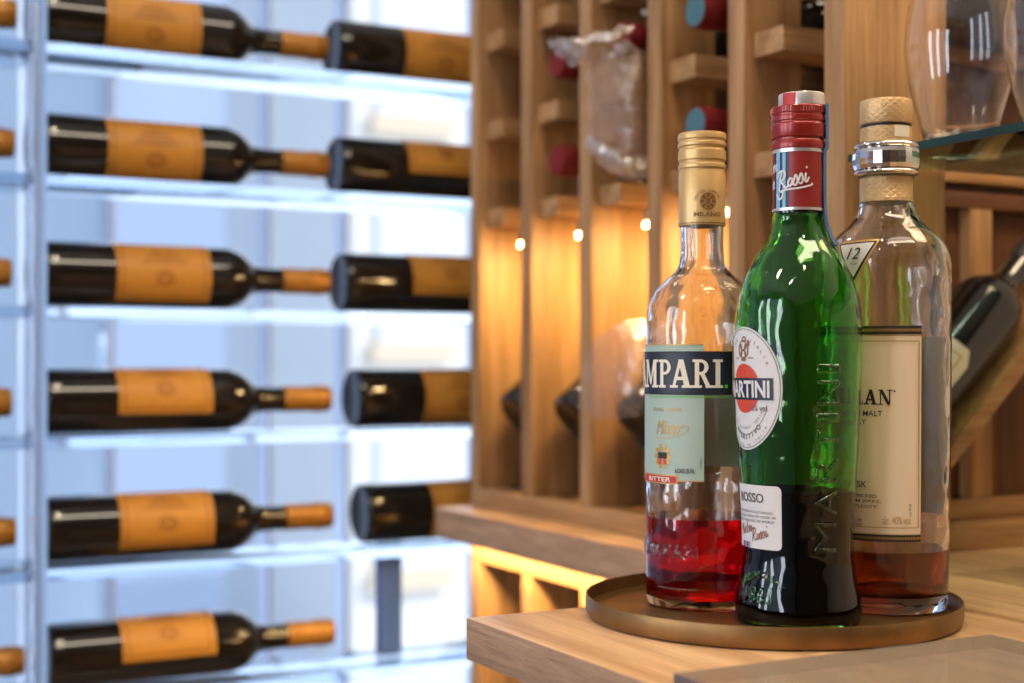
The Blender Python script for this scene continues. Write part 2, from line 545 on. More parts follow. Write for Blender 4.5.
def wrap(name, bm, mat, parent, rf, off, a0, step=.0022, rref=None, relief=0.):
    """bends flat artwork round the bottle: rf(z) radius, a0 the angle (degrees) its middle faces"""
    xs = [v.co.x for v in bm.verts]; zs = [v.co.y for v in bm.verts]
    lo, hi = min(xs), max(xs)
    k = math.floor(lo / step) + 1
    while k * step < hi:
        g = list(bm.verts) + list(bm.edges) + list(bm.faces)
        bmesh.ops.bisect_plane(bm, geom=g, dist=1e-7, plane_co=(k * step, 0, 0), plane_no=(1, 0, 0))
        k += 1
    stz = step * 2
    if max(zs) - min(zs) > stz:
        k = math.floor(min(zs) / stz) + 1
        while k * stz < max(zs):
            g = list(bm.verts) + list(bm.edges) + list(bm.faces)
            bmesh.ops.bisect_plane(bm, geom=g, dist=1e-7, plane_co=(0, k * stz, 0), plane_no=(0, 1, 0))
            k += 1
    if relief:
        r = bmesh.ops.extrude_face_region(bm, geom=list(bm.faces))
        for v in [e for e in r['geom'] if isinstance(e, bmesh.types.BMVert)]:
            v.co.z = relief
    rr = rref or rf((min(zs) + max(zs)) / 2)
    for v in bm.verts:
        s, z, h = v.co.x, v.co.y, v.co.z
        a = R_(a0) + s / rr
        r = rf(z) + off + h
        v.co = (r * math.sin(a), -r * math.cos(a), z)
    return finish(name, bm, mat, parent, True, ang=180 if relief else 40)


def shell(prof, th, base):
    """closed glass: outer profile up, lip, inner profile down. Returns profile and the inner (r, z) list from bottom up"""
    top = prof[-1]
    inner = []
    for r, z in prof:
        if r > th * 1.6 and z >= prof[0][1] + base:
            inner.append((r - th, z))
    b0 = prof[0][1]
    r0 = inner[0][0]
    inner = [(0, b0 + base + .002), (r0 * .55, b0 + base + .0012), (r0 * .9, b0 + base - .0004)] + inner
    out = [(0, b0 + .002), (prof[0][0] * .8, b0 + .0015)] + prof
    return out + list(reversed(inner)), inner


def liquid_prof(inner, level):
    ex = .00025
    p = [(r + (ex if r > 0 else 0), z - ex) for r, z in inner if z < level]
    rf = rfun(inner)
    p.append((rf(level) + ex, level))
    p.append((0, level))
    return p


def bottle_frame(px, d, zbase, name, label):
    x, y = rd((px - CX) / FPX * d, d)
    return thing(name, label, 'bottle', (x, y, zbase), None, -math.atan2(x, y)), d


# ---------------------------------------------------------------- the three bottles and the tray
ZC = -.1572                              # worktop surface
ZT = ZC + .0037                         # tray floor
TX, TY = rd((770.5 - CX) / FPX * .89, .89)

tray = thing('serving_tray', 'round bronze metal tray with a low rim holding three liquor bottles on the oak worktop', 'tray', (TX, TY, ZC))
TR = .1156
finish('tray_dish', lathe_bm([(0, 0), (TR - .004, 0), (TR - .0012, .0012), (TR, .004), (TR, .0125), (TR - .0004, .0134), (TR - .0012, .0134), (TR - .0017, .0128), (TR - .0017, .005), (TR - .004, .0035), (0, .0035)], 96), M['bronze'], tray)


def px_prof(pts, d, zb, n=5):           # [(half width px, y px)] from the base up -> metres above the base
    q = [(hw * d / FPX, (HZ - y) * d / FPX - zb) for hw, y in pts]
    return [(v[0], v[1]) for v in crom([(a, b, 0) for a, b in q], n)]


# --- red aperitif bottle
d = .912
camp, _ = bottle_frame(702, d, ZT, 'liquor_bottle', 'clear bottle holding red aperitif with gold screw cap and dark banner label')
k = d / FPX
zz = lambda y: (HZ - y) * ks - ZT        # photo height -> height above the base
ks = k
base = [(50 * k, 0), (54 * k, .0015), (56 * k, .006)]
body = px_prof([(56, 585), (56.3, 500), (56.3, 400), (56.2, 332), (55.6, 319), (53.8, 308), (50.5, 298), (45.5, 289), (37.5, 281), (29.5, 274.5), (24.5, 268), (22, 259), (21.4, 246), (21.3, 228), (21.3, 150)], d, ZT)
prof = base + body
outc, inn = shell(prof, .0026, .007)
finish('glass', lathe_bm(outc, 96), M['clear'], camp)
finish('red_liquid', lathe_bm(liquid_prof(inn, zz(515)), 96), M['aperitif'], camp)
rf = rfun(prof)
ks = (d - .015) / FPX
cp = [(22.3, 224.5), (23.2, 224), (23.4, 222), (23.1, 170), (22.4, 168.5), (22.4, 167.5), (23.9, 166), (23.9, 163), (22.6, 161.5), (22.4, 158.8), (23.9, 157.6), (23.7, 148.5), (22.5, 146.8), (22.5, 145.2), (24.2, 143.6), (24.2, 141), (22.9, 139.4), (22.9, 138), (24.1, 136.6), (24.1, 132.4), (23.6, 130.8), (22.4, 130.2), (0, 130)]
cap = finish('screw_cap', lathe_bm([(a * k, zz(y)) for a, y in cp], 72), M['brass_cap'], camp)
crf = lambda z: 23.3 * k
bm = bmesh.new()
text(bm, 'MILANO', -.0090, .0090, zz(216.2), zz(211.6), .02)
arc_text(bm, 'DAVIDE CAMPARI', 0, zz(203), .0080, .0074, 160, 20, .0016)
ring(bm, 0, zz(201), .0052, .0054, .0008, 20)
for q in range(8):
    a = q * PI / 4
    ell(bm, .0034 * math.cos(a), zz(201) + .0034 * math.sin(a), .0012, .0012, 8)
rect(bm, -.0014, .0014, zz(204), zz(198))
wrap('crest_print', bm, M['cap_ink'], cap, crf, .0003, 15)
bm = bmesh.new(); rect(bm, -PI * 23.2 * k, PI * 23.2 * k, zz(222.8), zz(221.8)); wrap('gold_line', bm, M['cap_ink'], cap, crf, .0003, 0)
ks = (d - .022) / FPX
RB = 56.2 * k
deg = lambda a: R_(a) * RB
lab = None
bm = bmesh.new(); rect(bm, deg(-134), deg(2), zz(480), zz(344))
lab = wrap('front_label', bm, M['pale'], camp, rf, .0004, 0, rref=RB)
bm = bmesh.new(); rect(bm, deg(-162), deg(30), zz(394.5), zz(351.5))
ban = wrap('banner', bm, M['navy'], lab, rf, .0008, 0, rref=RB)
bm = bmesh.new()
for zt in (351.5, 392.6):
    rect(bm, deg(-162), deg(30), zz(zt + 1.4), zz(zt))
rect(bm, deg(29), deg(30), zz(394), zz(352))
wrap('banner_edge', bm, M['ink'], ban, rf, .0011, 0, rref=RB)
bm = bmesh.new()
for ch, a0, a1 in (('C', -108, -90), ('A', -88, -70), ('M', -71, -47), ('P', -46, -30.5), ('A', -32, -9.5), ('R', -9, 9.5), ('I', 10.3, 20)):
    serif(bm, ch, deg(a0), deg(a1), zz(387.5), zz(359.5))
wrap('banner_lettering', bm, M['cream'], ban, rf, .0012, 0, rref=RB)
bm = bmesh.new(); ell(bm, deg(23.5), zz(386), .0012, .0012, 16)
rect(bm, deg(-60), deg(29), zz(397), zz(396.2))
wrap('green_dot', bm, M['greenink'], ban, rf, .0012, 0, rref=RB)
bm = bmesh.new()
text(bm, 'Milano', deg(-50), deg(-22), zz(434), zz(420), .0, .45)
stroke(bm, [(deg(-52), zz(437)), (deg(-38), zz(438)), (deg(-20), zz(434)), (deg(-13), zz(428)), (deg(-17), zz(424)), (deg(-22), zz(428))], .0004)
text(bm, 'DAL 1860', deg(-55), deg(-20), zz(411), zz(407.5), .0)
ring(bm, deg(-42), zz(456), .0052, .0055, .0016, 16)
for q in range(10):
    a = q * PI / 5
    ell(bm, deg(-42) + .0058 * math.cos(a), zz(456) + .0066 * math.sin(a), .0012, .0013, 8)
wrap('gold_script', bm, M['gold'], lab, rf, .0007, 0, rref=RB)
for y0_ in (345.4, 480.3):
    bm = bmesh.new(); rect(bm, deg(-134), deg(2), zz(y0_), zz(y0_ - 1.2)); wrap('gold_edge', bm, M['gold'], lab, rf, .0007, 0, rref=RB)
bm = bmesh.new()
rect(bm, deg(-47.5), deg(-36), zz(458), zz(452))
text(bm, 'ALCOHOL 25% VOL.', deg(-27), deg(-6.5), zz(472), zz(467.5), .02)
text(bm, '0123456', deg(-2), deg(-.3), zz(467), zz(457), .0, 0, True)
wrap('small_print', bm, M['ink'], lab, rf, .0009, 0, rref=RB)
bm = bmesh.new()
rect(bm, deg(-47), deg(-43.4), zz(464), zz(458)); rect(bm, deg(-40.5), deg(-37), zz(464), zz(458))
wrap('shield', bm, M['vermil'], lab, rf, .0009, 0, rref=RB)
bm = bmesh.new(); rect(bm, deg(-76), deg(-24), zz(483.5), zz(474))
gp = wrap('ribbon_edge', bm, M['gold'], lab, rf, .0008, 0, rref=RB)
bm = bmesh.new(); rect(bm, deg(-75), deg(-25.5), zz(482), zz(475.4))
wrap('ribbon', bm, M['red'], lab, rf, .0011, 0, rref=RB)
bm = bmesh.new(); text(bm, 'BITTER', deg(-62), deg(-31), zz(481), zz(476.6), .02)
wrap('ribbon_lettering', bm, M['cream'], lab, rf, .0014, 0, rref=RB)
bm = bmesh.new(); rect(bm, deg(120), deg(196), zz(472), zz(392))
wrap('back_label', bm, M['backpaper2'], camp, rf, .0004, 0, rref=RB)
bm = bmesh.new(); text(bm, 'CAMPARI', deg(-80), deg(-4), zz(556), zz(543), .0)
wrap('embossed_lettering', bm, M['emboss'], camp, rf, -.0002, 0, rref=RB, relief=.0014)
bm = bmesh.new()
for q in range(9):
    ell(bm, deg(-48 + q * 5.2), zz(587), .0007, .0006, 8)
wrap('embossed_dots', bm, M['clear'], camp, rf, -.0002, 0, rref=RB, relief=.0008)

# --- green vermouth bottle
d = .853
mart, _ = bottle_frame(798, d, ZT, 'liquor_bottle', 'green glass vermouth bottle with a red cap, oval white label and dark lower half')
k = d / FPX
base = [(56 * k, 0), (60 * k, .0012), (62 * k, .005)]
body = px_prof([(62.4, 609), (62.2, 601), (59, 584), (56, 566), (54.7, 549), (55.2, 520), (56.8, 490), (58.8, 455), (60.8, 410), (62.2, 370), (63, 340), (62.4, 318), (59.3, 298), (53, 278), (43, 258), (32.5, 242), (27.8, 231), (25.4, 218), (24.3, 205), (24, 140)], d, ZT)
prof = base + body
outc, inn = shell(prof, .0026, .0035)
finish('glass', lathe_bm(outc, 112), M['green'], mart)
ks = k
finish('vermouth', lathe_bm(liquid_prof(inn, zz(489)), 112), M['vermouth'], mart)
rf = rfun(prof)
ks = (d - .016) / FPX
cp = [(25, 147), (26.3, 146.5), (26.6, 145), (26.6, 139.5), (25.8, 138), (24.6, 137.6), (24.6, 135.6), (26.4, 135.2), (27, 134), (27, 122), (26, 120.5), (26, 119), (26.8, 118), (26.8, 114), (25.9, 113), (26, 111), (26.8, 110), (26.8, 104.5), (26, 103.3), (23, 103), (0, 103)]
cap = finish('screw_cap', lathe_bm([(a * k, zz(y)) for a, y in cp], 72), M['redcap'], mart)
knurl = bmesh.new()
for q in range(60):
    a = 2 * PI * q / 60
    for s in (0,):
        r0 = 26.8 * k
        c = Vector((r0 * math.sin(a), -r0 * math.cos(a), zz(107.5)))
        t_ = Vector((math.cos(a), math.sin(a), 0)) * .0004; n_ = Vector((math.sin(a), -math.cos(a), 0)) * .0003; u_ = Vector((0, 0, .0016))
        vs = [knurl.verts.new(c + t_ * i + u_ * j + n_ * (1 if i == 0 else -.5)) for j in (-1, 1) for i in (-1, 0, 1)]
        knurl.faces.new((vs[0], vs[1], vs[4], vs[3])); knurl.faces.new((vs[1], vs[2], vs[5], vs[4]))
finish('cap_ridge', knurl, M['redcap'], cap)
dx = 3.6 * k
top = finish('cap_top', lathe_bm([(22.5 * k, zz(103)), (23 * k, zz(102.5)), (23 * k, zz(91.5)), (22.4 * k, zz(90)), (20 * k, zz(89.6)), (0, zz(89.4))], 64, dx, 0), M['silver'], cap)
for mt, a0, a1 in ((M['red'], -52, -15), ):
    bm = bmesh.new(); rect(bm, R_(a0) * 23 * k, R_(a1) * 23 * k, zz(102.6), zz(90.8))
    o = wrap('red_patch', bm, mt, cap, lambda z: 23 * k, .0002, 0)
    o.location.x = dx
bm = bmesh.new()
pv = None
for y in [101] + list(range(104, 246, 4)):
    z_ = zz(y)
    r_ = max(27.3 * k if y < 147 else 25.1 * k, rf(z_) + .0006)
    v_ = [bm.verts.new(p_) for p_ in ((r_ - .0002, -.006, z_), (r_ + .0016, -.005, z_), (r_ + .0016, .005, z_), (r_ - .0002, .006, z_))]
    if pv:
        for q_ in range(4):
            bm.faces.new((pv[q_], pv[(q_ + 1) % 4], v_[(q_ + 1) % 4], v_[q_]))
    pv = v_
finish('seal_strip', bm, M['tax'], mart)
nr = rfun([(24.6 * k, zz(210)), (24.6 * k, zz(146))])
RN = 24.6 * k
nd = lambda a: R_(a) * RN
bm = bmesh.new(); rect(bm, nd(-178), nd(178), zz(209), zz(147.4))
slv = wrap('neck_sleeve', bm, M['redsleeve'], mart, nr, .0003, 0)
for y0_, y1_ in ((209.4, 206.6), (150.6, 147)):
    bm = bmesh.new(); rect(bm, nd(-178), nd(178), zz(y0_), zz(y1_)); wrap('silver_band', bm, M['silver'], slv, nr, .0006, 0)
bm = bmesh.new(); rect(bm, nd(-64), nd(-21), zz(206.8), zz(150.4)); wrap('dark_stripe', bm, M['navy'], slv, nr, .0005, 0)
bm = bmesh.new(); rect(bm, nd(-55), nd(-43), zz(206.8), zz(150.4)); rect(bm, nd(-36), nd(-28), zz(206.8), zz(150.4)); rect(bm, nd(40), nd(110), zz(206.8), zz(150.4)) if False else None
wrap('blue_stripe', bm, M['lblue'], slv, nr, .0007, 0)
bm = bmesh.new()


def script(bm, strokes, x0, z0, sx, sz, rise, w):
    for st in strokes:
        stroke(bm, [(x0 + p[0] * sx, z0 + p[1] * sz + p[0] * rise) for p in st], w)


ROSSI = [[(.35, 0), (.45, .5), (.62, 1.05)], [(.1, .8), (.3, 1.05), (.8, 1.1), (1.0, .85), (.85, .6), (.5, .5)], [(.5, .5), (.8, .25), (1.05, 0), (1.3, .1)],
         [(1.5, .5), (1.32, .3), (1.4, .02), (1.62, .1), (1.7, .38), (1.5, .5)], [(1.75, .05), (2.0, .6), (2.18, .25), (2.05, 0), (1.85, .05)],
         [(2.2, .1), (2.5, .6), (2.68, .25), (2.55, 0), (2.35, .05)], [(2.95, .55), (2.9, .12), (3.05, .02), (3.25, .25)], [(3.02, .85), (3.06, .92)],
         [(.05, -.2), (.35, -.55), (.7, -.45), (.75, -.2), (.5, -.1), (1.4, -.15), (2.4, -.25), (3.5, -.25), (3.55, -.15)]]
script(bm, ROSSI, nd(-52), zz(190), .0060, .0098, .0016, .0011)
NI = [[(0, .5), (.1, 0)], [(.1, .3), (.35, .5), (.35, 0)], [(.6, .5), (.6, .05), (.75, .05)], [(.64, .8), (.66, .86)]]
script(bm, NI, nd(-66), zz(171), .0055, .0085, .002, .0008)
script(bm, [[(0, .2), (.3, .35), (.2, .55), (0, .3), (.1, 0), (.4, .1)]], nd(-68), zz(187), .006, .008, .001, .0008)
wrap('script_lettering', bm, M['white'], slv, nr, .001, 0, step=.0012)
bm = bmesh.new(); text(bm, '75 cl 15% vol', nd(60), nd(66), zz(190), zz(165), 0, 0, True); wrap('fine_print', bm, M['gold'], slv, nr, .0007, 0)
# oval label
ks = (d - .022) / FPX
RB = 62.3 * k
AC = -56
dg_ = lambda a: R_(a - AC) * RB
zc = zz(388.5)
bm = bmesh.new(); ell(bm, 0, zc, R_(42.5) * RB, 60.5 * k, 72)
ov = wrap('oval_label', bm, M['white'], mart, rf, .0004, AC, rref=RB)
bm = bmesh.new(); ring(bm, 0, zc, R_(41) * RB, 58.8 * k, .0004, 72); ring(bm, 0, zc + .001, R_(31) * RB, 47 * k, .0003, 40, 205, 335)
wrap('grey_outline', bm, M['greyink'], ov, rf, .0007, AC, rref=RB)
bm = bmesh.new(); ell(bm, 0, zc, .0133, .0145, 48)
wrap('red_disc', bm, M['vermil'], ov, rf, .0007, AC, rref=RB)
bm = bmesh.new(); rect(bm, -R_(34) * RB, R_(34) * RB, zz(400), zz(378)); bb = wrap('black_banner', bm, M['navy'], ov, rf, .0010, AC, rref=RB)
bm = bmesh.new(); text(bm, 'MARTINI', -R_(31) * RB, R_(31) * RB, zz(397.6), zz(380.4), .03)
wrap('banner_lettering', bm, M['white'], bb, rf, .0013, AC, rref=RB)
bm = bmesh.new()
arc_text(bm, 'APERITIVO', 0, zc, .0205, .0300, 238, 308, .0030, .01)
arc_text(bm, 'MARTINI & ROSSI TORINO', 0, zc, .0185, .0240, 205, 330, .0014)
arc_text(bm, 'PRODOTTO IN ITALIA', 0, zc, .0235, .0345, 225, 318, .0015)
text(bm, '15% vol.', R_(8) * RB, R_(29) * RB, zz(411), zz(405), .0)
wrap('small_print', bm, M['greyink'], ov, rf, .0008, AC, rref=RB)
bm = bmesh.new()
for (cx_, cy_, a_, b_) in ((0, 345, .0035, .0032), (-.003, 350, .002, .004), (.003, 350, .002, .004), (0, 354, .003, .0026), (.001, 339, .002, .0018), (.005, 343, .001, .002)):
    ring(bm, cx_, zz(cy_), a_, b_, .0008, 18)
arc_text(bm, 'ITALIA', 0, zc, .0205, .0290, 70, 30, .0018)
arc_text(bm, 'TORINO', 0, zc, .0205, .0290, 150, 110, .0018)
rect(bm, -.0018, .0022, zz(361), zz(357.5)); rect(bm, .0045, .009, zz(358.4), zz(357.4)); rect(bm, -.009, -.005, zz(358.4), zz(357.4))
wrap('crest', bm, M['brownink'], ov, rf, .0008, AC, rref=RB)
# lower label
RB = 55.6 * k
bm = bmesh.new(); rrect(bm, -R_(40) * RB, R_(40) * RB, zz(549.5), zz(485.5), .003)
ll = wrap('lower_label', bm, M['white'], mart, rf, .0004, AC, rref=RB)
bm = bmesh.new()
text(bm, 'ROSSO', -R_(17) * RB, R_(21) * RB, zz(503), zz(493.5), .015)
for q, (t_, y) in enumerate((('A VERMOUTH BLENDED WITH BOTANICALS', 514), ('FROM A SELECTION OF OVER 40', 518.5), ('PLANTS FROM AROUND THE WORLD', 523))):
    text(bm, t_, -R_(34) * RB, R_((31, 34, 32)[q]) * RB, zz(y), zz(y - 2.6), 0)
text(bm, '1.0 L', -R_(32) * RB, -R_(24) * RB, zz(532), zz(528), 0)
wrap('dark_lettering', bm, M['greyink'], ll, rf, .0008, AC, rref=RB)
bm = bmesh.new()
script(bm, ROSSI[:-1], R_(2) * RB, zz(543), .0042, .0068, .0012, .0006)
script(bm, [[(0, 0), (.1, 1), (.35, .3), (.6, 1), (.7, 0)], [(1.1, .5), (.85, .3), (.95, 0), (1.1, .4), (1.2, 0)], [(1.4, 0), (1.4, .5), (1.65, .45)], [(1.9, 1), (1.9, 0), (2.1, .05)], [(1.75, .6), (2.1, .65)], [(2.3, .5), (2.3, 0)], [(2.5, 0), (2.5, .5), (2.75, .4), (2.75, 0)], [(2.95, .5), (2.95, 0)]], -R_(18) * RB, zz(538), .0042, .0062, .0012, .0006)
wrap('script_print', bm, M['brownink'], ll, rf, .0008, AC, rref=RB)
for nm_, mt, lst in (('blue_mark', 'lblue', (-16, -9, -2)), ('dark_mark', 'navy', (-13.2, -6)), ('red_mark', 'vermil', (-11, -4.4))):
    bm = bmesh.new()
    for a_ in lst:
        rect(bm, R_(a_) * RB, R_(a_ + 2.2) * RB, zz(549.2), zz(543.5))
    wrap(nm_, bm, M[mt], ll, rf, .0009, AC, rref=RB)
# raised lettering in the glass
ks = (d - .032) / FPX
RB = 59 * k
bm = bmesh.new()
LET = 'MARTINI'
y0 = 553.
for ch, h_ in zip(LET, (36, 31, 31, 27, 15, 31, 15)):
    text(bm, ch, R_(16) * RB, R_(38) * RB, zz(y0), zz(y0 - h_ + 6), .0, 0, True)
    y0 -= h_ + 1.5
wrap('raised_lettering', bm, M['gemboss'], mart, rf, -.0002, 0, rref=RB, relief=.0019)
bm = bmesh.new()
text(bm, '1863', -R_(56) * RB, -R_(24) * RB, zz(606), zz(589), .0)
arc_text(bm, 'TRADEMARK', -R_(40) * RB, zz(610), .0185, .0170, 140, 40, .0040)
wrap('raised_year', bm, M['gemboss'], mart, rf, -.0002, 0, rref=RB, relief=.0010)

# --- whisky bottle
d = .90
mac, _ = bottle_frame(886, d, ZT, 'liquor_bottle', 'clear whisky bottle with a beige label, champagne foil neck and chrome collar')
k = d / FPX
base = [(54 * k, 0), (57.5 * k, .0012), (59.3 * k, .004)]
body = px_prof([(59.6, 596), (61.3, 520), (62.5, 400), (63, 300), (63, 272), (61.8, 259), (57.5, 247), (49, 237), (40.5, 229), (33, 220.5), (28.3, 211), (26.5, 202), (25, 190), (24, 120)], d, ZT)
prof = base + body
outc, inn = shell(prof, .003, .011)
finish('glass', lathe_bm(outc, 96), M['clear'], mac)
ks = k
finish('whisky', lathe_bm(liquid_prof(inn, zz(546)), 96), M['whisky'], mac)
rf = rfun(prof)
ks = (d - .016) / FPX
cp = [(25.6, 200.5), (26.6, 200), (26.6, 199), (26, 198), (25.8, 176), (25.2, 172), (25.2, 145), (25.2, 127), (25, 124.6), (24, 124.4), (24, 121.4), (25.4, 121), (25.8, 120), (25.6, 98.5), (25, 97), (23.6, 96.3), (0, 96)]
cap = finish('stopper_foil', lathe_bm([(a * k, zz(y)) for a, y in cp], 72), M['foil'], mac)
bm = bmesh.new(); rect(bm, -PI * 24 * k, PI * 24 * k, zz(124.2), zz(121.6)); wrap('black_seam', bm, M['ink'], cap, lambda z: 24.1 * k, .0001, 0)
bm = bmesh.new(); rect(bm, nd(20), nd(66), zz(136), zz(124.8)); wrap('paper_seal', bm, M['ivory'], cap, lambda z: 25.2 * k, .0003, 0)
bm = lathe_bm([(26 * k, zz(167.5)), (31.6 * k, zz(167)), (33 * k, zz(163)), (33.4 * k, zz(157)), (33 * k, zz(151)), (31.6 * k, zz(147)), (26 * k, zz(146.5))], 26)
colr = finish('chrome_collar', bm, M['chrome'], mac, False)
for y0_, y1_, r_ in ((173.4, 167.2, 32.2), (146.8, 140, 32.2)):
    pr_ = [(25.6 * k, zz(y0_))] + [((r_ - 3 + 3 * math.sin(PI * q / 8)) * k, zz(y0_ + (y1_ - y0_) * q / 8)) for q in range(9)] + [(25.6 * k, zz(y1_))]
    finish('collar_rim', lathe_bm(pr_, 96), M['chrome'], colr)
bm = bmesh.new()
for q in range(80):
    rect(bm, R_(-180 + q * 4.5) * 26.6 * k, R_(-180 + q * 4.5 + 2.4) * 26.6 * k, zz(175.6), zz(173.4))
wrap('beaded_edge', bm, M['ink'], colr, lambda z: 26.6 * k, .0003, 0)
ks = (d - .034) / FPX
RB = 62.3 * k
AM = -43
dm = lambda a: R_(a - AM) * RB
LX0, LX1 = dm(-120), dm(31)
bm = bmesh.new(); rect(bm, LX0, LX1, zz(541), zz(326))
fl = wrap('front_label', bm, M['beige'], mac, rf, .0005, AM, rref=RB)
for y0_, y1_ in ((334.5, 326), (541, 534)):
    bm = bmesh.new(); rect(bm, LX0, LX1, zz(y0_), zz(y1_)); wrap('black_band', bm, M['ink'], fl, rf, .0008, AM, rref=RB)
bm = bmesh.new()
n_ = 110
for q in range(n_):
    x0 = LX0 + (LX1 - LX0) * q / n_
    for (yt, yb) in ((328, 332.4), (535.4, 539.6)):
        w_ = (LX1 - LX0) / n_
        poly(bm, [(x0 + w_ * .15, zz((yt + yb) / 2)), (x0 + w_ * .5, zz(yb)), (x0 + w_ * .85, zz((yt + yb) / 2)), (x0 + w_ * .5, zz(yt))])
rect(bm, LX0, LX1, zz(336.2), zz(335.2)); rect(bm, LX0, LX1, zz(533.6), zz(533))
rect(bm, LX1 - .0022, LX1 - .0015, zz(527), zz(341)); rect(bm, LX0 + .0015, LX0 + .0022, zz(527), zz(341)); rect(bm, LX0 + .002, LX1 - .002, zz(341.6), zz(340.6)); rect(bm, LX0 + .002, LX1 - .002, zz(527.4), zz(526.4))
text(bm, 'alc. 40% vol.', dm(-3), dm(22), zz(523.5), zz(515.5), .0)
wrap('gold_print', bm, M['gold'], fl, rf, .0011, AM, rref=RB)
bm = bmesh.new()
xe = dm(5)
wd = (('M', 1.2), ('A', 1.0), ('C', 1.0), ('A', 1.0), ('L', .8), ('L', .8), ('A', 1.0), ('N', 1.0))
tot = sum(w for _, w in wd) + .06 * 7
u = R_(96) * RB / tot
x0 = xe - R_(96) * RB
for ch, w in wd:
    serif(bm, ch, x0, x0 + w * u, zz(404.5), zz(389.5)); x0 += (w + .06) * u
text(bm, 'HIGHLAND SINGLE MALT', dm(-80), dm(-3), zz(416), zz(410.6), .006)
text(bm, 'SCOTCH WHISKY', dm(-68), dm(-17), zz(424.4), zz(419), .006)
text(bm, 'DOUBLE CASK', dm(-70), dm(-16.5), zz(487.5), zz(481), .006)
text(bm, 'MATURED IN HAND-PICKED', dm(-76), dm(-8), zz(497.6), zz(494.2), .004)
text(bm, 'SHERRY OAKS FROM JEREZ,', dm(-80), dm(-4), zz(503), zz(499.6), .004)
text(bm, 'RICHNESS AND COMPLEXITY', dm(-78), dm(-8), zz(508), zz(504.8), .004)
text(bm, 'NATURAL COLOUR', dm(-70), dm(-21), zz(522), zz(519), .0)
text(bm, 'PRODUCT OF SCOTLAND', dm(-75), dm(-21), zz(526), zz(523), .0)
ell(bm, dm(7), zz(391), .0006, .0006, 10)
wrap('black_lettering', bm, M['ink'], fl, rf, .0009, AM, rref=RB)
bm = bmesh.new(); text(bm, 'L2179 09', dm(20), dm(22), zz(515), zz(503), .0, 0, True); wrap('batch_lettering', bm, M['ink'], fl, rf, .0009, AM, rref=RB)
bm = bmesh.new(); text(bm, 'M', dm(-45), dm(-38), zz(452), zz(442), .0)
wrap('red_initial', bm, M['brownink'], fl, rf, .0009, AM, rref=RB)
# triangular age seal on the shoulder
ks = (d - .026) / FPX
RS = 56 * k
AS = -28
SV = 2.5
bm = bmesh.new(); poly(bm, [(-.0140, zz(239 + SV)), (.0140, zz(237 + SV)), (.0000, zz(282 + SV))])
ts = wrap('age_seal', bm, M['gold'], mac, rf, .0006, AS, rref=RS, step=.0015)
bm = bmesh.new(); poly(bm, [(-.0124, zz(240.6 + SV)), (.0124, zz(239 + SV)), (0, zz(279 + SV))]); wrap('seal_border', bm, M['ink'], ts, rf, .0009, AS, rref=RS, step=.0015)
bm = bmesh.new(); poly(bm, [(-.0108, zz(242 + SV)), (.0108, zz(240.6 + SV)), (0, zz(275 + SV))]); wrap('seal_face', bm, M['white'], ts, rf, .0012, AS, rref=RS, step=.0015)
bm = bmesh.new(); text(bm, '12', -.0042, .0034, zz(257 + SV), zz(245.5 + SV), .0, .3); text(bm, 'YEARS', -.0022, .0022, zz(263 + SV), zz(260.6 + SV), 0)
wrap('seal_numeral', bm, M['ink'], ts, rf, .0016, AS, rref=RS, step=.0015)
bm = bmesh.new(); rect(bm, R_(95) * RB, R_(190) * RB, zz(520), zz(336))
wrap('back_label', bm, M['backpaper'], mac, rf, .0004, 0, rref=RB)

# ---------------------------------------------------------------- worktop, ledge, slab
XW = .70                                # front of the wooden rack
YE = .793                               # far edge of the projecting worktop
XC = .387


def edged(name, x0, x1, y0, y1, z0, z1, bev=.0015):
    bm = box_bm(x0, x1, y0, y1, z0, z1, bev)
    bm.normal_update()
    for f in bm.faces:
        f.material_index = 0 if abs(f.normal.z) > .7 else 1
    return finish(name, bm, [M['top'], M['top_edge']])


wt = edged('worktop', XC, 1.33, -.35, YE, ZC - .026, ZC)
tag(wt, 'light oak worktop with a striped end-grain edge carrying the bronze tray', 'worktop')
lg = edged('worktop_ledge', .657, 1.33, YE + .0005, 1.422, ZC - .033, ZC)
tag(lg, 'light oak ledge running beneath the tall wooden wine rack', 'ledge')
cb = thing('worktop_cabinet', 'plain oak base cabinet standing under the projecting worktop', 'cabinet', (.9, .1, -H0))
box('carcass', -.30, .40, -.42, .42, 0, H0 + ZC - .0262, M['oak_z'], cb)
box('door', -.318, -.3002, -.41, -.002, .08, H0 + ZC - .035, M['oak_z'], cb)
box('door', -.318, -.3002, .002, .41, .08, H0 + ZC - .035, M['oak_z'], cb)

sl = finish('glass_board', box_bm(.391, .602, .20, .572, ZC + .0002, ZC + .0075, .0), [M['slab'], M['slab_edge']])
for p_ in sl.data.polygons:
    p_.material_index = 0 if abs(p_.normal.z) > .7 else 1
tag(sl, 'smoky glass serving board lying on the worktop in front of the bronze tray', 'board')

# ---------------------------------------------------------------- tall wooden wine rack
YS = [1.422 - .119 * i for i in range(6)]
TH = .022
rack = thing('wine_rack', 'tall light oak wine rack with upright boards and pegs, lit from inside', 'wine rack', (XW, 1.1, ZC))
ox, oy, oz = XW, 1.1, ZC


def rbox(name, x0, x1, y0, y1, z0, z1, mat, par=None, bev=.001, org=None):
    o_ = org or (ox, oy, oz)
    return box(name, x0 - o_[0], x1 - o_[0], y0 - o_[1], y1 - o_[1], z0 - o_[2], z1 - o_[2], mat, par if par is not None else rack, bev)


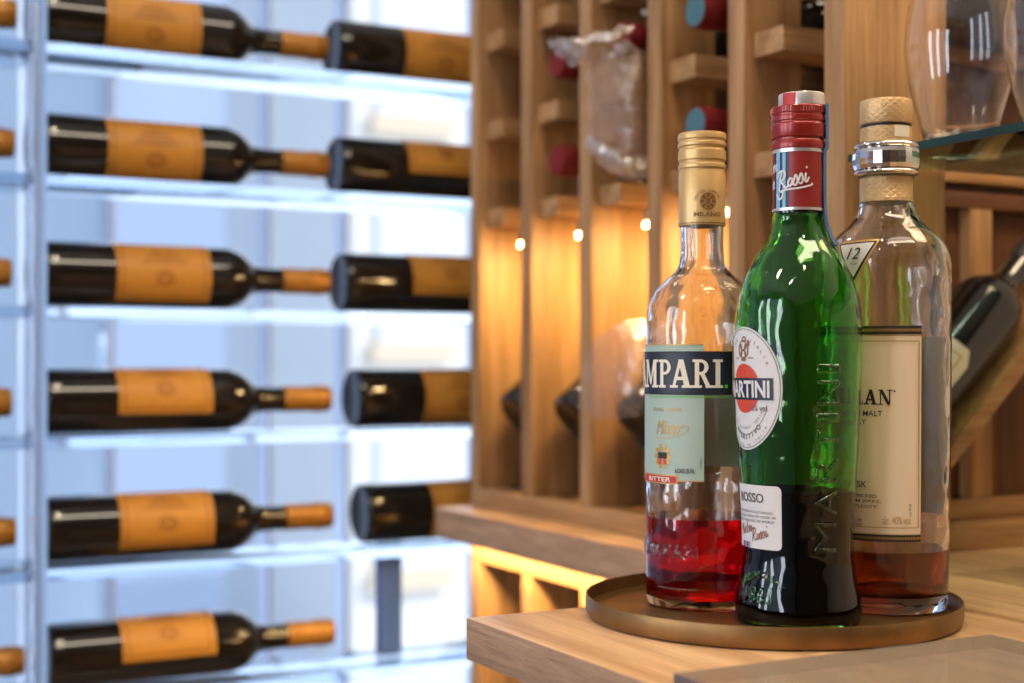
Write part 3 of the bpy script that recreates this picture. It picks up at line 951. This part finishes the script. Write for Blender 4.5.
ZTOP = .62
for i, y in enumerate(YS):
    xd = XW + (.058 if i < 5 else .10)
    rbox('upright', XW, xd, y - TH, y, ZC + .021, ZTOP, M['oak_z'])
    if i < 5:
        rbox('rear_upright', .93, .985, y - TH, y, ZC + .021, ZTOP, M['oak_z'])
    if i < 5:
        rbox('lower_side_board', xd + .0002, .9298, y - TH, y, ZC + .021, .150, M['oak_z'])
rbox('base_rail', XW, XW + .03, YS[-1] - TH, YS[0], ZC + .0002, ZC + .0208, M['oak_y'])
rbox('floor_board', XW + .0302, 1.0, YS[4] - TH, YS[0], ZC + .0002, ZC + .014, M['oak_y'])
rbox('top_rail', XW, 1.0, YS[-1] - TH, YS[0], ZTOP + .0002, ZTOP + .03, M['oak_y'])
rbox('back_panel', 1.03, 1.042, .926, YS[0] - .02, ZC + .02, ZTOP, M['darkoak_z'])
PEGZ = [.160, .2570, .354, .451, .548]
for i in range(5):
    yf = YS[i] - TH                      # near face of this upright
    yn = YS[i + 1]                       # far face of the next
    for z in PEGZ:
        rbox('peg', XW + .009, .928 if i < 4 else .838, yf - .038, yf - .0002, z - .0105, z + .0095, M['oak_x'])
        if i < 4:
            rbox('peg', .84, .985, yn + .0002, yn + .026, z - .0105, z + .0095, M['oak_x'])
    if i == 4:
        break
    lr = rbox('light_bar', .704, .80, yn + .0003, yn + .0125, .128, .139, M['oak_x'])
    rbox('led_light', .7032, .799, yn + .0012, yn + .0118, .1225, .1279, M['puck'], lr, 0, (ox, oy, oz))
# sloping cradles under the tilted bottles
TILT = R_(40)
for i in range(4):
    ym = (YS[i] - TH + YS[i + 1]) / 2
    bm = bmesh.new()
    bx0, bz0 = .727, -.062               # base centre of the bottle
    dx_, dz_ = math.cos(TILT), math.sin(TILT)
    nx_, nz_ = dz_, -dz_ * 0 - dx_
    p0 = (bx0 + .0385 * nx_ + .0, bz0 + .0385 * nz_)
    L = .13
    p1 = (p0[0] + L * dx_, p0[1] + L * dz_)
    zf = ZC + .0142
    prof_ = [(p0[0], zf), (p1[0], zf), p1, p0]
    a = [bm.verts.new((x - ox, ym + .026 - oy, z - oz)) for x, z in prof_]
    b = [bm.verts.new((x - ox, ym - .026 - oy, z - oz)) for x, z in prof_]
    bm.faces.new(a); bm.faces.new(list(reversed(b)))
    for q in range(4):
        bm.faces.new((a[q], b[q], b[(q + 1) % 4], a[(q + 1) % 4]))
    finish('cradle', bm, M['oak_x'], rack)

# low cabinet under the ledge
low = thing('base_cabinet', 'open fronted oak cubby cabinet glowing warmly under the ledge', 'cabinet', (XW, 1.1, -H0))
lo_ = (XW, 1.1, -H0)
zl = ZC - .0335
for i, y in enumerate(YS):
    if y - TH < .55:
        continue
    rbox('upright', XW, 1.0, y - TH, y, -H0, zl - .027, M['oak_z'], low, .001, lo_)
rbox('top_rail', XW, 1.0, YS[-1] - TH, YS[0], zl - .0268, zl, M['oak_y'], low, .001, lo_)
for i in range(5):
    for z in (-.50, -.80):
        rbox('shelf', XW + .01, .9998, YS[i + 1] + .0002, YS[i] - TH - .0002, z - .018, z, M['oak_y'], low, .001, lo_)
rbox('back_panel', 1.0002, 1.012, YS[-1] - TH, YS[0], -H0 + .02, zl, M['oak_z'], low, .001, lo_)

# ---------------------------------------------------------------- cross frame with a diagonal bin, beside the tall rack
xf = thing('lattice_rack', 'dark stained oak bin frame with a diagonal board behind the whisky bottle', 'wine rack', (1.05, .90, ZC))
fo = (1.05, .90, ZC)
XL = .845
for z0, z1 in ((.262, .290), (.440, .47)):
    rbox('rail', XL, 1.32, .912, .9178, z0, z1, M['oak_x'], xf, .001, fo)
rbox('rail', XL, 1.32, .9035, .9178, .157, .172, M['oak_x'], xf, .001, fo)
rbox('rail', XL, 1.32, .9035, .9178, .135, .149, M['darkoak_x'], xf, .001, fo)
rbox('plinth', XL, 1.32, .878, .9178, ZC + .0003, ZC + .022, M['oak_x'], xf, .002, fo)
rbox('plinth', XL, 1.32, .9035, .9178, ZC + .0222, ZC + .04, M['oak_x'], xf, .002, fo)
rbox('slat', .928, .953, .9035, .9178, ZC + .0402, .1348, M['oak_z'], xf, .001, fo)
rbox('slat', 1.13, 1.155, .9035, .9178, ZC + .0402, .1348, M['oak_z'], xf, .001, fo)
rbox('back_panel', XL, 1.32, .918, .9235, ZC + .0003, .60, M['darkoak_z'], xf, .001, fo)
# diagonal board standing out towards the room, under a bottle
BR, BL = .0352, .320
ANG = R_(43)
YD = .866
sh = pt(983, 311, 1.189)
DSC = .88                                # this one is a smaller bottle
dv = Vector((math.cos(ANG), 0, math.sin(ANG)))
DB = Vector((sh.x, YD, sh.z)) - dv * .197 * DSC
up = Vector((-dv.z, 0, dv.x))
A = DB - dv * .01 - up * (BR * DSC + .0008)
B = DB + dv * .33 - up * (BR * DSC + .0008)
bm = bmesh.new()
nv = up * -.013
prof_ = [(A.x, A.z), (B.x, B.z), (B.x + nv.x, B.z + nv.z), (A.x + nv.x, A.z + nv.z)]
a = [bm.verts.new((x - fo[0], .9025 - fo[1], z - fo[2])) for x, z in prof_]
b = [bm.verts.new((x - fo[0], .832 - fo[1], z - fo[2])) for x, z in prof_]
bm.faces.new(a); bm.faces.new(list(reversed(b)))
for q in range(4):
    bm.faces.new((a[q], b[q], b[(q + 1) % 4], a[(q + 1) % 4]))
finish('diagonal_board', bm, M['oak_x'], xf)

# ---------------------------------------------------------------- wine bottles
WP = [(0, .004), (.026, .003), (.031, 0), (.034, .0015), (BR, .006)] + [(v.x, v.y) for v in crom([(BR, .02, 0), (BR, .11, 0), (BR, .192, 0), (.0345, .201, 0), (.031, .213, 0), (.024, .2225, 0), (.0175, .2295, 0), (.0148, .239, 0), (.0140, .259, 0)], 4)]
W_BODY = lathe_bm(WP + [(.0138, BL - .004), (.0128, BL - .002), (0, BL - .002)], 48)
tmp = finish('body', W_BODY, M['wine'])
ME_BODY = tmp.data
bpy.data.objects.remove(tmp)
CAPP = [(.0144, .264), (.0148, .265), (.0146, .299), (.0154, .300), (.0158, .302), (.0158, .309), (.0150, .311), (.0150, BL - .002), (.0142, BL), (0, BL)]
wrf = rfun(WP)


def mesh_only(o):
    me = o.data
    bpy.data.objects.remove(o)
    return me


ME_CAP = mesh_only(finish('c', lathe_bm(CAPP, 32), M['wine_cap']))
ME_RED = mesh_only(finish('c', lathe_bm(CAPP[:-2] + [(.0142, BL), (0, BL)], 32), M['red_cap']))
ME_GOLD = mesh_only(finish('c', lathe_bm(CAPP[:-2] + [(.0142, BL), (0, BL)], 32), M['gold_cap']))
ME_BLK = mesh_only(finish('c', lathe_bm(CAPP, 32), M['ink']))
ME_DISC = mesh_only(finish('c', lathe_bm([(.0142, BL - .0004), (.0135, BL + .0006), (0, BL + .0008)], 32), M['disc']))
ME_GDISC = mesh_only(finish('c', lathe_bm([(.0142, BL - .0004), (.0135, BL + .0006), (0, BL + .0008)], 32), M['green_disc']))
# labels are wrapped with the bottle standing: s runs round the body, z along it
hw = R_(62) * BR
bm = bmesh.new(); rect(bm, -hw, hw, .062, .163)
ME_LBL = mesh_only(wrap('l', bm, M['wine_lbl'], None, wrf, .0004, 0, step=.004))
bm = bmesh.new(); frame2(bm, -hw * .86, hw * .86, .068, .157, .0011)
for cz_, r_ in ((.1125, .010), (.1125, .006)):
    ring(bm, hw * .28, cz_, r_ * .8, r_, .0016, 20)
for q in range(4):
    rect(bm, -hw * (.2 + .13 * q), -hw * (.16 + .13 * q), .089 + .004 * q, .136 - .004 * q)
ME_INK = mesh_only(wrap('l', bm, M['wine_ink'], None, wrf, .0007, 0, step=.004))
bm = bmesh.new(); poly(bm, [(-.02, .10), (.02, .10), (.028, .112), (.028, .165), (.02, .178), (-.02, .178), (-.028, .165), (-.028, .112)])
ME_WHT = mesh_only(wrap('l', bm, M['ivory'], None, wrf, .0004, 0, step=.004))
bm = bmesh.new(); frame2(bm, -.018, .018, .110, .168, .0018)
ME_WHTF = mesh_only(wrap('l', bm, M['gold'], None, wrf, .0007, 0, step=.004))


def child(name, me, par):
    o = bpy.data.objects.new(name, me)
    COL.objects.link(o); o.parent = par
    return o


def bottle(loc, rot, label, group, capm, lbl=True, disc=None, capname='capsule', white=False, lz=0.):
    t = thing('wine_bottle', label, 'wine bottle', loc, group)
    t.rotation_mode = 'ZYX'; t.rotation_euler = rot
    child('body', ME_BODY, t)
    c = child(capname, capm, t)
    if disc:
        child('capsule_top', disc, c)
    if lbl:
        l = child('label', ME_LBL, t); child('label_print', ME_INK, l); l.location.z = lz
    if white:
        l = child('label', ME_WHT, t); l.location.z = lz; child('label_border', ME_WHTF, l)
    return t


YB = 1.557
ZB = [.365 - .1350 * i for i in range(6)]
ORD = ['top', 'second highest', 'third highest', 'fourth highest', 'fifth highest', 'lowest']
XL_ = [.2585, .2595, .261, .2625, .2645, .2665]
for i, z in enumerate(ZB):
    bottle((XL_[i], YB, z), (0, R_(90), R_((4, 2, -12, -40, -24, -52)[i])), f'whole orange labelled wine bottle lying along the {ORD[i]} clear shelf', 'wine bottles shown whole on the clear shelves', ME_CAP, lz=(.003, .003, .011, .011, .011, .011)[i])
XR_ = [.586, .589, .5945, .6105, .621]
for i in range(5):
    t = bottle((XR_[i], YB, ZB[i]), (0, R_(90), R_((0, -52, -40, -6, -12)[i])), f'dark wine bottle on the {ORD[i]} clear shelf, neck hidden behind oak rack', 'wine bottles beside the oak rack', ME_CAP, lz=.019)
XT = [.2363, .234, .231, .231, .235, .2435]
for i, z in enumerate(ZB):
    bottle((XT[i] - BL, YB, z), (0, R_(90), 0), f'wine bottle on the {ORD[i]} clear shelf, only orange capsule showing', 'wine bottles beyond the clear divider', ME_CAP)

# clear acrylic wine rack
ar = thing('acrylic_wine_rack', 'clear acrylic wine rack of horizontal shelves filled with orange labelled bottles', 'wine rack', (.5, YB, -H0))
ao = (.5, YB, -H0)
for i in range(6):
    zs = ZB[i] - BR - .0004
    rbox('shelf', -.12, .2455, YB - .052, YB + .052, zs - .0115, zs, M['acrylic'], ar, .0015, ao)
    rbox('shelf', .2585, 1.02, YB - .052, YB + .052, zs - .0115, zs, M['acrylic'], ar, .0015, ao)
rbox('divider', .2460, .2580, YB - .060, YB + .060, -H0 + .0005, .60, M['acrylic_clear'], ar, .0015, ao)
rbox('end_panel', 1.0205, 1.0325, YB - .060, YB + .060, -H0 + .0005, .60, M['acrylic_clear'], ar, .0015, ao)
zs5 = ZB[4] - BR - .013
rbox('steel_leg', .655, .684, YB + .020, YB + .034, ZB[5] - BR, zs5, M['steel'], ar, .001, ao)

# bottles lying on the pegs, necks out
for ci, zi, cp_, dc, lb in ((1, 0, ME_RED, None, 'red capsuled bottle on the lowest peg just beside the plastic bag'),
                            (1, 1, ME_RED, None, 'red capsuled bottle beside the crumpled plastic bag, one peg above the lowest'),
                            (2, 0, ME_RED, None, 'red capsuled bottle on the lowest peg below the crumpled plastic bag'),
                            (2, 1, ME_RED, None, 'red capsuled bottle inside the crumpled plastic bag'),
                            (2, 2, ME_BLK, ME_DISC, 'black capsuled bottle with blue top just above the crumpled plastic bag'),
                            (3, 0, ME_RED, ME_DISC, 'red capsuled bottle with blue top directly behind the gold screw cap'),
                            (3, 1, ME_RED, ME_DISC, 'red capsuled bottle with round blue top, upper one above the gold capped bottle'),
                            (4, 1, ME_GOLD, ME_GDISC, 'gold capsuled bottle with green top above the red capped vermouth bottle')):
    ym = (YS[ci] - TH + YS[ci + 1]) / 2
    bottle((XW + .002 + BL, ym, PEGZ[zi] + .0082 + BR), (0, R_(-90), 0), lb, 'wine bottles lying on the rack pegs', cp_, False, dc)
# tilted bottles in the lit lower bays
for i, lb in enumerate(('tilted dark bottle in the lit bay at the rack end', 'tilted dark bottle in the second lit bay from the rack end', 'tilted dark bottle wrapped in thin clear plastic in the third lit bay', 'tilted dark bottle in the lit bay behind the clear aperitif bottle')):
    ym = (YS[i] - TH + YS[i + 1]) / 2
    bottle((.727, ym, -.062), (0, R_(90) - TILT, 0), lb, 'tilted bottles in the lit bays', ME_BLK, False)
# bottle on the diagonal board
tb = bottle(tuple(DB), (0, R_(90) - ANG, R_(-46)), 'dark bottle with ivory label lying on the diagonal board behind the whisky bottle', None, ME_BLK, False, None, 'capsule', True, -.047)
tb.scale = (DSC, DSC, DSC)

# ---------------------------------------------------------------- glass shelf and glasses
gs = thing('glass_shelf', 'thick glass shelf with a green edge behind the whisky bottle neck', 'shelf', (XW, .4, .146))
ZG = .1465
rbox('plate', XW + .0012, .93, .02, .8005, ZG, ZG + .0056, M['shelf_glass'], gs, .0004, (XW, .4, .146))
rbox('front_edge', XW, XW + .0011, .02, .8005, ZG, ZG + .0056, M['shelf_edge'], gs, .0, (XW, .4, .146))
GP = [(.021, 0), (.0235, .0012), (.0255, .008)] + [(v.x, v.y) for v in crom([(.0285, .02, 0), (.0345, .042, 0), (.0378, .064, 0), (.0380, .078, 0), (.0355, .098, 0), (.0305, .116, 0), (.0275, .126, 0)], 5)]
gout, ginn = shell(GP, .0012, .006)
gx = (960, 1.0), (1063, .955)
ME_G = None
for (px_, d_), lb in zip(gx, ('stemless tulip glass standing whole on the glass shelf above the whisky bottle', 'second stemless tulip glass on the glass shelf, cut off by the picture edge')):
    p = pt(px_, 0, d_)
    t = thing('stemless_glass', lb, 'glass', (p.x, p.y, ZG + .0058), 'stemless glasses on the glass shelf')
    if ME_G is None:
        o = finish('bowl', lathe_bm(gout, 64), M['tumbler'], t); ME_G = o.data
    else:
        child('bowl', ME_G, t)


# ---------------------------------------------------------------- crumpled plastic
def sheet(name, rows, mat, amp, seed, sub=4):
    """rows of 3-D points -> a crumpled sheet"""
    rnd = random.Random(seed)
    g = [crom([tuple(p) for p in r], sub) for r in rows]
    cols = len(g[0])
    full = [crom([tuple(g[i][c]) for i in range(len(g))], sub) for c in range(cols)]
    bm = bmesh.new()
    nr_ = len(full[0])
    vs = [[None] * nr_ for _ in range(cols)]
    for c in range(cols):
        for r in range(nr_):
            p = full[c][r]
            w = Vector((rnd.uniform(-1, 1), rnd.uniform(-1, 1), rnd.uniform(-1, 1))) * amp
            vs[c][r] = bm.verts.new(p + w)
    for c in range(cols - 1):
        for r in range(nr_ - 1):
            bm.faces.new((vs[c][r], vs[c + 1][r], vs[c + 1][r + 1], vs[c][r + 1]))
    return finish(name, bm, mat, None, True, 60)


ymb = (YS[2] - TH + YS[3]) / 2
bag = thing('plastic_bag', 'crumpled clear plastic bag hanging over bottles in the third bay of the rack', 'bag', (XW, ymb, .28))


def bagpart(name, rows, mat, amp, seed, root):
    bpy.context.view_layer.update()
    rows = [[Vector((min(p[0], .694 if c < len(r) - 1 else .716), max(p[1], 1.071) if c == len(r) - 1 else p[1], p[2])) for c, p in enumerate(r)] for r in rows]
    o = sheet(name, [[p - Vector(root.location) for p in r] for r in rows], mat, amp, seed)
    o.parent = root
    return o


bagpart('bag_body', [[pt(588, 62, 1.34), pt(610, 56, 1.30), pt(632, 52, 1.28), pt(655, 46, 1.29)],
                     [pt(590, 90, 1.35), pt(612, 84, 1.29), pt(634, 84, 1.27), pt(656, 80, 1.29)],
                     [pt(590, 118, 1.35), pt(614, 116, 1.30), pt(636, 118, 1.28), pt(656, 118, 1.29)],
                     [pt(597, 142, 1.36), pt(618, 152, 1.32), pt(638, 158, 1.30), pt(656, 160, 1.30)],
                     [pt(605, 152, 1.36), pt(624, 168, 1.33), pt(642, 178, 1.31), pt(657, 184, 1.31)]], M['bag'], .0022, 3, bag)
bagpart('bag_opening', [[pt(548, 40, 1.33), pt(575, 38, 1.29), pt(603, 31, 1.28), pt(634, 24, 1.27)],
                        [pt(553, 48, 1.32), pt(579, 46, 1.28), pt(606, 39, 1.26), pt(633, 33, 1.25)],
                        [pt(562, 56, 1.33), pt(584, 54, 1.29), pt(609, 47, 1.28), pt(634, 42, 1.26)],
                        [pt(568, 68, 1.34), pt(587, 62, 1.31), pt(611, 56, 1.29), pt(636, 50, 1.27)]], M['bag_lip'], .0034, 5, bag)
bagpart('bag_hem', [[pt(588, 138, 1.33), pt(604, 143, 1.29), pt(622, 152, 1.28), pt(652, 158, 1.28)],
                    [pt(586, 146, 1.33), pt(604, 152, 1.28), pt(624, 162, 1.27), pt(654, 168, 1.28)],
                    [pt(596, 152, 1.33), pt(610, 162, 1.29), pt(628, 173, 1.28), pt(656, 182, 1.28)]], M['bag_lip'], .0028, 11, bag)
bag2 = thing('plastic_wrap', 'thin clear plastic wrap loosely covering the tilted bottle in the third lit bay', 'wrap', (XW, ymb, -.06))
bagpart('wrap_film', [[pt(612, 345, 1.36), pt(626, 332, 1.33), pt(640, 322, 1.31), pt(656, 318, 1.31)],
                      [pt(590, 372, 1.36), pt(612, 362, 1.30), pt(636, 352, 1.28), pt(658, 345, 1.29)],
                      [pt(586, 396, 1.36), pt(610, 392, 1.29), pt(636, 384, 1.27), pt(660, 380, 1.28)],
                      [pt(602, 420, 1.35), pt(618, 418, 1.30), pt(640, 416, 1.28), pt(660, 416, 1.29)]], M['bag2'], .002, 9, bag2)

# ---------------------------------------------------------------- the room
X0, X1, Y0, Y1, ZF, ZCE = -2.3, 1.36, -2.2, 2.6, -H0, 1.55
struct(box('floor', X0 - .1, X1 + .1, Y0 - .1, Y1 + .15, ZF - .1, ZF, M['floor'], None, 0))
struct(box('ceiling', X0 - .1, X1 + .1, Y0 - .1, Y1 + .15, ZCE, ZCE + .1, M['ceil'], None, 0))
struct(box('wall_right', X1, X1 + .1, Y0 - .1, Y1 + .15, ZF, ZCE, M['warmwall'], None, 0))
struct(box('wall_rear', X0 - .1, X1, Y0 - .1, Y0, ZF, ZCE, M['rearwall'], None, 0))


def wall_open(name, mk, a0, a1, o0, o1, z0, z1, mat):
    bm = bmesh.new()
    for p0, p1, q0, q1 in ((a0, o0, ZF, ZCE), (o1, a1, ZF, ZCE), (o0, o1, ZF, z0), (o0, o1, z1, ZCE)):
        if p1 - p0 > 1e-4 and q1 - q0 > 1e-4:
            mk(bm, p0, p1, q0, q1)
    return struct(finish(name, bm, mat, None, False))


WX0, WX1, WZ0, WZ1 = .10, 1.345, -.80, 1.25
wall_open('wall_back', lambda bm, p0, p1, q0, q1: add_box(bm, p0, p1, Y1, Y1 + .15, q0, q1), X0, X1, WX0, WX1, WZ0, WZ1, M['wall'])
LY0, LY1 = -.6, 2.2
wall_open('wall_left', lambda bm, p0, p1, q0, q1: add_box(bm, X0 - .1, X0, p0, p1, q0, q1), Y0, Y1 + .15, LY0, LY1, -.35, 1.25, M['wall'])


def window(name, bars, pane):
    bm = bmesh.new()
    for b_ in bars:
        add_box(bm, *b_)
    f = struct(finish(name, bm, M['frame'], None, False))
    if pane is None:
        finish('pane', box_bm(X0 - .052, X0 - .048, LY0, LY1, -.35, 1.25), M['pane'], f, False)
    for p0, p1, mt in pane or ():
        finish('pane', box_bm(p0, p1, Y1 + .068, Y1 + .072, WZ0, WZ1), M[mt], f, False)
    return f


fy0, fy1 = Y1 + .05, Y1 + .09
window('window_1', [(WX0, WX0 + .03, fy0, fy1, WZ0, WZ1), (WX1 - .012, WX1, fy0, fy1, WZ0, WZ1), (WX0, WX1, fy0, fy1, WZ0, WZ0 + .04), (WX0, WX1, fy0, fy1, WZ1 - .04, WZ1),
                    (.566, .576, fy0, fy1, WZ0, WZ1), (.865, .875, fy0, fy1, WZ0, WZ1), (1.024, 1.034, fy0, fy1, WZ0, WZ1)], [(WX0, .571, 'frost'), (.571, .870, 'film2'), (.870, 1.029, 'film3'), (1.029, WX1, 'pane')])
window('window_2', [(X0 - .07, X0 - .03, y, y + .05, -.35, 1.25) for y in (LY0, .32, 1.24, LY1 - .05)] + [(X0 - .07, X0 - .03, LY0, LY1, z, z + .05) for z in (-.35, 1.2)],
       None)

# unseen ceiling lamps, added for front fill and warm highlights
for i, (x, y) in enumerate(((-.9, -.4), (.25, -.4), (-.9, .6), (.3, .55), (-.9, 1.7), (.3, 1.9))):
    t = thing('ceiling_fill_lamp', 'small round fill lamp added to the white ceiling', 'light', (x, y, ZCE - .001), 'added ceiling fill lamps')
    finish('trim_ring', lathe_bm([(.040, 0), (.052, 0), (.052, -.004), (.044, -.006), (.040, -.002)], 32), M['frame'], t)
    finish('fill_disc', lathe_bm([(0, -.001), (.0395, -.001), (.0395, -.002), (0, -.002)], 32), M['lamp'], t)

lt = thing('ceiling_light_panel', 'long flat warm light panel fixed under the ceiling along the counter', 'light', (.85, 0, ZCE))
finish('housing', box_bm(-.80, .45, -.17, .17, -.04, -.0005, .003), M['frame'], lt)
finish('diffuser', box_bm(-.79, .44, -.16, .16, -.0435, -.0402), emit('warm_diffuser', (1, .86, .66, 1), 16), lt)

# street outside the far window
struct(box('pavement', -8, 12, Y1 + .2, 14, -2.2, -2.1, M['pave'], None, 0))
bl = thing('building', 'pale rendered building across the street seen through the far window', 'building', (6, 9.4, -2.1))
bo = (6, 9.4, -2.1)
rbox('wall', 3.55, 9.5, 9.0, 12, -2.1, 5, M['facade'], bl, 0, bo)
for cx_ in (3.95, 4.85, 5.75, 6.65):
    for z in (-1.4, .15, 1.7):
        w_ = rbox('window', cx_ - .24, cx_ + .24, 8.94, 9.02, z, z + .95, M['fwin'], bl, 0, bo)
        rbox('sill', cx_ - .30, cx_ + .30, 8.88, 9.02, z - .14, z - .002, M['fstone'], bl, 0, bo)

# ---------------------------------------------------------------- light
w = bpy.data.worlds.new('World'); sc.world = w
w.use_nodes = True
t = w.node_tree
bg = t.nodes['Background']
bg.inputs[0].default_value = (.66, .80, 1.0, 1)
bg.inputs[1].default_value = 1.35


def area(name, loc, to, sx, sy, pw, col, spread=180):
    l = bpy.data.lights.new(name, 'AREA')
    l.shape = 'RECTANGLE'; l.size = sx; l.size_y = sy; l.energy = pw; l.color = col; l.spread = R_(spread)
    o = bpy.data.objects.new(name, l); COL.objects.link(o)
    o.location = loc
    o.rotation_euler = (Vector(to) - Vector(loc)).to_track_quat('-Z', 'Y').to_euler()
    return o


for i, y in enumerate((-.28, .80, 1.70)):
    area('window_daylight', (X0 + .06, y, .45), (1, y, .1), .32, 1.5, 17, (.84, .90, 1))
area('far_window_daylight', (.9, Y1 + .02, .2), (.7, 0, -.2), .7, 1.9, 4, (.80, .90, 1))
for i, (x, y) in enumerate(((-.9, -.4), (.25, -.4), (-.9, .6), (.3, .55), (-.9, 1.7), (.3, 1.9))):
    area('ceiling_fill', (x, y, ZCE - .012), (x, y, 0), 0.08, .08, 2.6, (1, .80, .56), 120)  # added warm fill, one under each ceiling disc
WARM = (1, .72, .33)
for i in range(4):
    yf, yn = YS[i] - TH, YS[i + 1]
    area('bay_light', (.757, yn + .0075, .1215), (.765, yn + .065, -.02), .08, .009, .68, WARM)
area('ledge_light', (.682, 1.1, zl + .0003 - .001), (.705, 1.1, -.6), .64, .012, 2.6, WARM)
area('shelf_light', (.95, .60, .50), (.95, .80, 0), .2, .2, 1.2, (1, .72, .42))

# sun on the street
s = bpy.data.lights.new('sun', 'SUN'); s.energy = 3.2; s.angle = R_(3); s.color = (1, .95, .88)
so = bpy.data.objects.new('sun', s); COL.objects.link(so)
so.rotation_euler = (R_(52), 0, R_(30))

# ---------------------------------------------------------------- camera
cam = bpy.data.cameras.new('camera')
cam.sensor_width = 36; cam.lens = 50
cam.shift_y = (HZ - 341.5) / 1024
cam.clip_start = .02
cam.dof.use_dof = True
cam.dof.focus_distance = .85
cam.dof.aperture_fstop = 4.6
co = bpy.data.objects.new('camera', cam); COL.objects.link(co)
co.location = (0, 0, 0)
co.rotation_euler = (R_(90), 0, -YAW)
sc.camera = co

for o in list(COL.objects):
    if o.parent is None:
        o.location.z += H0

sc.view_settings.view_transform = 'Standard'
sc.view_settings.look = 'None'
sc.view_settings.exposure = 0
cy = sc.cycles
cy.use_denoising = True
cy.max_bounces = 24
cy.transmission_bounces = 24
cy.transparent_max_bounces = 24
cy.glossy_bounces = 8
cy.diffuse_bounces = 5
cy.sample_clamp_indirect = 6
cy.blur_glossy = .6
